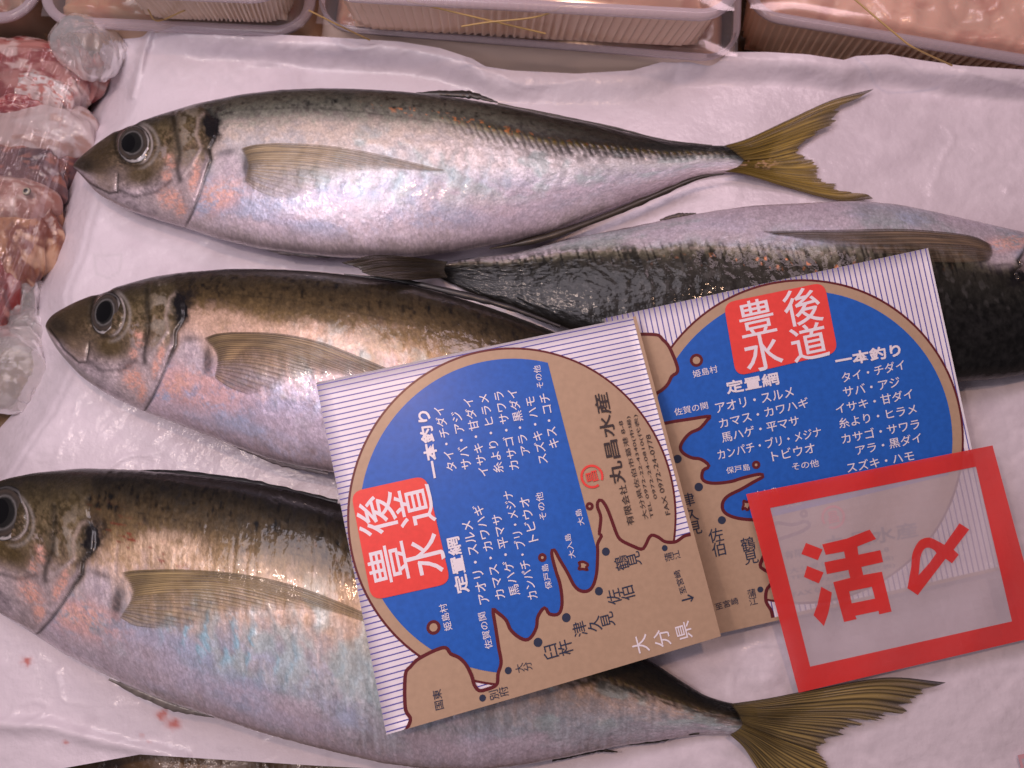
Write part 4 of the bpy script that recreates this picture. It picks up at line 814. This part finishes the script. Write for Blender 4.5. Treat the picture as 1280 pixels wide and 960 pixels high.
so = resample([(830, 380), (838, 290), (870, 220), (905, 188), (955, 178), (1010, 200), (1060, 228)], 30); si = resample([(885, 400), (895, 310), (920, 258), (950, 248), (985, 262), (1005, 285)], 20)
let.poly([KT(zm([(803, 530)] + so.tolist() + [(1165, 78), (1233, 122), (1125, 262), (1160, 297), (1113, 357), (1068, 325), (875, 578)])), KT(zm([(880, 440)] + si.tolist() + [(960, 350)]))], 0, 0, 24)
let.build('red_lettering', ST, [M_FILMRED], tagroot, base=0.0002, clip=False)

q = [(1272, 944), (1330, 930), (1344, 985), (1286, 1000)]; q2 = [(1276, 948.5), (1326, 936), (1338, 981), (1289, 994)]
lo = [P(x, y, .0016) for x, y in q] + [P(x, y, .0016) for x, y in q2]; hi_ = [v + np.array([0, 0, .0003]) for v in lo]
sm = mesh_obj('film_tag', np.array(hi_ + lo), [[0, 1, 5, 4], [1, 2, 6, 5], [2, 3, 7, 6], [3, 0, 4, 7], [4, 5, 6, 7]] + [[8 + (i + 1) % 4, 8 + i, i, (i + 1) % 4] for i in range(4)] + [[11, 10, 9, 8]], [print_mat('faint_red_ink', (.66, .36, .40)), M_FILM], origin=P(1300, 965, .0016), midx=[0, 0, 0, 0, 1, 0, 0, 0, 0, 1], smooth=False)
tag(sm, 'thin red edged tag almost wholly cut by the bottom right corner', 'tag')
# ================================================================== plastic trays with their contents
def rrect(wx, wy, r, n_=200):
    seg = [];
    for cx, cy, a0 in ((wx / 2 - r, wy / 2 - r, 0), (-wx / 2 + r, wy / 2 - r, 90), (-wx / 2 + r, -wy / 2 + r, 180), (wx / 2 - r, -wy / 2 + r, 270)):
        for t in np.linspace(a0, a0 + 90, 16): seg.append((cx + r * math.cos(math.radians(t)), cy + r * math.sin(math.radians(t))))
    seg.append(seg[0]); return resample(seg, n_ + 1, False)[:-1]
def container(label, pl, pr, zr, h, depth=.085, taper=.004, ribs=1, cont=(.46, .30, .20), seed=0, flange=.0055, fill=.8, group='plastic food trays', wall=(.86, .60, .45), wa=.85):
    M_TRAY = plastic_mat('tray_plastic', wall, wa, .3)
    A_, B_ = P(pl[0], pl[1], zr), P(pr[0], pr[1], zr); ex = B_ - A_; wx = np.linalg.norm(ex); ex /= wx; ey = np.array([-ex[1], ex[0], 0])
    ctr = (A_ + B_) / 2 + ey * depth / 2; z0 = zr - h
    W = lambda xy, z: ctr * [1, 1, 0] + xy[:, 0:1] * ex + xy[:, 1:2] * ey + np.array([0, 0, 1.0]) * np.asarray(z).reshape(-1, 1)
    root = empty('food_tray', [ctr[0], ctr[1], z0], label, 'food tray', group)
    np_ = 720; lev = []; wi, di = wx - 2 * flange, depth - 2 * flange
    per = np.arange(np_)
    for k, t in enumerate(np.linspace(0, 1, 9)):
        ins = taper * (1 - t) + (.003 if k == 0 else 0)
        o = rrect(wi - 2 * ins, di - 2 * ins, .013, np_); rad = o / (np.linalg.norm(o, axis=1)[:, None] + 1e-9)
        o = o + rad * (ribs * .0007 * np.sign(np.sin(per * 2 * np.pi / 6)) * ss(1, .75, t))[:, None]
        lev.append(W(o, np.full(np_, z0 + h * t * (1 if k else 0))))
    bot = np.repeat(lev[0].mean(0)[None], np_, 0)
    co = np.concatenate([bot] + lev); mesh_obj('tray', co, gridf(10, np_, True), M_TRAY, root)
    rings = [W(rrect(wi, di, .013, np_), np.full(np_, zr)), W(rrect(wi + .003, di + .003, .0145, np_), np.full(np_, zr + .0016)), W(rrect(wx - .003, depth - .003, .018, np_), np.full(np_, zr + .0016)), W(rrect(wx, depth, .02, np_), np.full(np_, zr + .0004)), W(rrect(wx, depth, .02, np_), np.full(np_, zr - .0014)), W(rrect(wx - .002, depth - .002, .019, np_), np.full(np_, zr - .0014)), W(rrect(wx - .003, depth - .003, .018, np_), np.full(np_, zr - .0002)), W(rrect(wi, di, .013, np_), np.full(np_, zr))]
    mesh_obj('rim', np.concatenate(rings), gridf(len(rings), np_, True), M_RIM, root)
    m_ = 70; U, V_ = np.meshgrid(np.linspace(-1, 1, m_), np.linspace(-1, 1, m_), indexing='ij')
    cx, cy = U * (wi / 2 - .004 - taper * .5), V_ * (di / 2 - .004 - taper * .5)
    ed = np.minimum(1, 9 * np.minimum(1 - np.abs(U), 1 - np.abs(V_))) ** .5
    lum = fbm(cx * 60 + seed * 7, cy * 60, seed, 2); z = z0 + .002 + (h * fill * .8 + .009 * (lum - .5) + .004 * np.abs(np.sin(cx * 160 + 4 * lum)) ** .5) * ed
    col = np.ones(z.shape + (3,)) * np.array(cont); col = col * (.8 + .5 * lum)[..., None]; col = mixc(col, (.40, .10, .06), .45 * ss(.55, .75, fbm(cx * 110, cy * 110, seed + 3)))
    mesh_obj('contents', W(np.stack([cx.ravel(), cy.ravel()], 1), z.ravel()), gridf(m_, m_), ROE, root, col=col)
    m_ = 20; U, V_ = np.meshgrid(np.linspace(-1, 1, m_), np.linspace(-1, 1, m_), indexing='ij')
    z = zr + .0022 + .0022 * np.minimum(1, 6 * np.minimum(1 - np.abs(U), 1 - np.abs(V_)))
    mesh_obj('lid', W(np.stack([(U * (wi / 2 + .002)).ravel(), (V_ * (di / 2 + .002)).ravel()], 1), z.ravel()), gridf(m_, m_), M_LID, root)
container('small brown food tray cut by the top left corner', (-130, 28), (46, 27), .010, .036, cont=(.32, .19, .12), seed=1, ribs=0, wall=(.36, .23, .17), wa=.8)
container('wide clear tray with brown contents behind the rounded ice chunk', (44, 31), (389, 46), .012, .040, cont=(.40, .23, .13), seed=2, ribs=0, wall=(.55, .36, .24), wa=.8, taper=-.008, fill=1.1)
container('ribbed cream tray stacked on the wide brown clear tray', (112, -6), (366, 4), .044, .030, cont=(.66, .48, .36), seed=3, fill=1.0, wall=(.74, .56, .42))
container('lower clear tray of brown roe under the middle ribbed tray', (392, 36), (924, 78), .013, .042, cont=(.50, .28, .18), seed=4, ribs=0, wall=(.90, .70, .60), wa=.9, taper=-.012, fill=1.1, flange=.0035)
container('ribbed pinkish tray stacked above the middle tray of brown roe', (390, -2), (926, 27), .050, .036, cont=(.74, .50, .37), seed=5, fill=1.0)
container('tray of pale pink roe with lilac rim in the top right corner', (926, 20), (1420, 104), .014, .042, cont=(.76, .46, .34), seed=6, fill=.95)
def band(label, pts, z):
    p = resample(pts, 60); q = P(p[:, 0], p[:, 1], np.interp(np.linspace(0, 1, 60), np.linspace(0, 1, len(z)), z)); co, f = tube(q, .0004); org = q[30]
    o = mesh_obj('rubber_band', co, f, M_BAND, origin=org); tag(o, label, 'rubber band', 'yellow rubber bands round the trays')
band('yellow band crossing the corner between left and middle trays', [(386, 13), (424, 32), (462, 50)], (.040, .03, .016))
band('yellow rubber band forming a cross on the middle tray, left strand', [(508, 1), (609, 25), (682, 42)], (.047, .044, .036))
band('yellow rubber band forming a cross on the middle tray, right strand', [(722, -1), (675, 20), (609, 28), (577, 33)], (.049, .046, .044, .040))
band('long yellow rubber band over the rim of the pale pink tray', [(1060, -8), (1120, 43), (1143, 60), (1190, 82)], (.041, .040, .036, .020))
band('short yellow rubber band beside the cream ribbed tray', [(185, 12), (197, 26), (231, 13)], (.03, .018, .03))

# ================================================================== bag of cut fish and ice at the left
def blob(name, label, cat, px, py_, rx, ry, z, hgt, colf, mat, seed=0, rot=0, group=None, rough=.18, res=90, sq=.9):
    U, V_ = np.meshgrid(np.linspace(0, np.pi, res // 2), np.linspace(0, 2 * np.pi, res, endpoint=False), indexing='ij')
    k = 1 / F * (H - z)
    x, y, zz = np.sin(U) * np.cos(V_), np.sin(U) * np.sin(V_), np.cos(U)
    q = 1 + rough * 2 * (fbm(x * 2.2 + 5 + seed, y * 2.2 + zz * 1.7 + 9, seed, 4) - .5)
    x, y, zz = np.sign(x) * np.abs(x) ** sq * q, np.sign(y) * np.abs(y) ** sq * q, zz * q
    c, s_ = math.cos(rot), math.sin(rot); X_, Y_ = x * rx, y * ry; X_, Y_ = X_ * c - Y_ * s_, X_ * s_ + Y_ * c
    ctr = P(px, py_, z); co = ctr + np.stack([X_ * k, -Y_ * k * 1.05, zz * hgt / 2], -1)
    col = colf(x, y, zz) if colf else None
    o = mesh_obj(name, co.reshape(-1, 3), gridf(res // 2, res, True), mat, origin=ctr, col=col); tag(o, label, cat, group); return o
def flesh(c1, c2, c3, sc=3, seed=0, st=1.0):
    def f(x, y, z):
        a = fbm(x * sc * st + 7, y * sc + z, seed, 4); b = fbm(x * sc * 2 * st, y * sc * 2.4 + 3 + z, seed + 2, 4)
        col = np.ones(x.shape + (3,)) * np.array(c1); col = mixc(col, c2, ss(.45, .62, a)); return mixc(col, c3, ss(.54, .66, b))
    return f
G_ = 'cut fish pieces in the plastic bag'
blob('fish_piece', 'red and salmon cut of fish beside the rounded ice chunk', 'fish piece', 42, 96, 92, 46, -.012, .024, flesh((.42, .19, .17), (.24, .035, .035), (.55, .40, .38), 2.6, 1), MEAT, 1, .12, G_, .3, 130, .75)
blob('fish_piece', 'white cartilage lump on the red cut of fish', 'fish piece', 56, 116, 40, 20, -.003, .013, flesh((.62, .48, .46), (.72, .66, .66), (.50, .18, .15), 2.6, 4), MEAT, 4, .3, G_, .4, 110, .8)
blob('fish_piece', 'dark red strip of fish flesh at the left frame edge', 'fish piece', 20, 134, 34, 13, -.003, .012, flesh((.26, .018, .024), (.42, .08, .07), (.5, .22, .2), 2.6, 5), MEAT, 5, -.1, G_, .35)
blob('fish_piece', 'smooth whitish fish belly below the red cut', 'fish piece', 30, 170, 98, 44, -.012, .026, flesh((.48, .37, .36), (.55, .46, .46), (.38, .24, .21), 1.6, 6), MEAT, 6, -.05, G_, .16, 120, .75)
blob('fish_piece', 'purplish brown piece of fish under bag folds', 'fish piece', 28, 216, 70, 44, -.013, .024, flesh((.14, .07, .075), (.07, .035, .045), (.30, .12, .09), 2.6, 7), MEAT, 7, .05, G_, .3, 120, .75)
blob('fish_piece', 'brownish orange piece of fish below the little eye', 'fish piece', 22, 296, 58, 58, -.014, .022, flesh((.40, .19, .10), (.20, .07, .05), (.55, .34, .23), 2.8, 8), MEAT, 8, .3, G_, .3, 120, .75)
blob('fish_piece', 'dark crimson piece of fish at the bottom of the bag', 'fish piece', -4, 350, 40, 56, -.014, .020, flesh((.22, .035, .032), (.11, .03, .03), (.46, .2, .16), 2.8, 9), MEAT, 9, .2, G_, .3, 110, .75)
sqd = empty('small_fish', P(25, 246, 0), 'little pinkish fish head with a round ringed eye in the bag', 'small fish')
hd = blob('head', None, None, 20, 250, 58, 32, -.008, .022, flesh((.48, .30, .26), (.34, .16, .13), (.58, .42, .38), 2.2, 3), MEAT, 3, .1, None, .14)
del hd['_org']; hd.parent = sqd; hd.location = hd.location - sqd.location
U, V_ = np.meshgrid(np.linspace(0, 1, 14), np.linspace(0, 2 * np.pi, 32, endpoint=False), indexing='ij')
ec = P(33, 239, .0058); ecol = ramp(U, [(0, (.01, .01, .012)), (.5, (.012, .012, .014)), (.58, (.55, .50, .36)), (.8, (.50, .45, .34)), (.9, (.04, .03, .03)), (1, (.2, .12, .1))])
mesh_obj('eye', (ec + np.stack([.0021 * U * np.cos(V_), .0021 * U * np.sin(V_), .0009 * (1 - U ** 2) - .0004 * ss(.8, 1, U)], -1)).reshape(-1, 3), gridf(14, 32, True), EYE, sqd, col=ecol)
# the bag's film
bx_, by_ = np.meshgrid(np.linspace(0, 1, 130), np.linspace(0, 1, 200), indexing='ij')
ppy = 60 + by_ * 370; right = np.interp(ppy, [60, 120, 200, 290, 330, 430], [122, 112, 86, 62, 46, -6]); ppx = -70 + bx_ * (right + 70)
bz = .0095 + .0045 * (fbm(ppx / 40, ppy / 60, 3) - .5) + .009 * (np.abs(fbm(ppx / 22 + ppy / 60, ppy / 120 - ppx / 90, 7, 3) - .5) * -2 + .4) - .018 * ss(.86, 1, bx_) - .010 * ss(300, 430, ppy)
bag = mesh_obj('plastic_bag', P(ppx, ppy, bz), gridf(130, 200), M_BAG, origin=P(20, 250, 0)); tag(bag, 'crinkled clear plastic bag covering the cut fish at left', 'bag')
IG = 'chunks of ice around the paper'
blob('ice_chunk', 'rounded ice chunk at the top left corner of the paper', 'ice', 112, 60, 46, 38, .002, .030, None, M_ICE, 2, .5, IG, .16, 90, .8)
blob('ice_chunk', 'small ice chunk just below the end of the bag', 'ice', 22, 372, 30, 36, -.018, .018, None, M_ICE, 5, .2, IG, .2, 80, .8)
blob('ice_chunk', 'broad ice chunk beside the lower left bend of the paper', 'ice', 6, 462, 52, 54, -.018, .020, None, M_ICE, 6, -.4, IG, .2, 90, .8)
blob('ice_chunk', 'flat brownish ice chunk between the other two at left', 'ice', 26, 412, 36, 24, -.022, .016, None, M_ICE, 7, -.2, IG, .2, 80, .8)
for o in list(scene.objects):
    if '_org' in o: del o['_org']
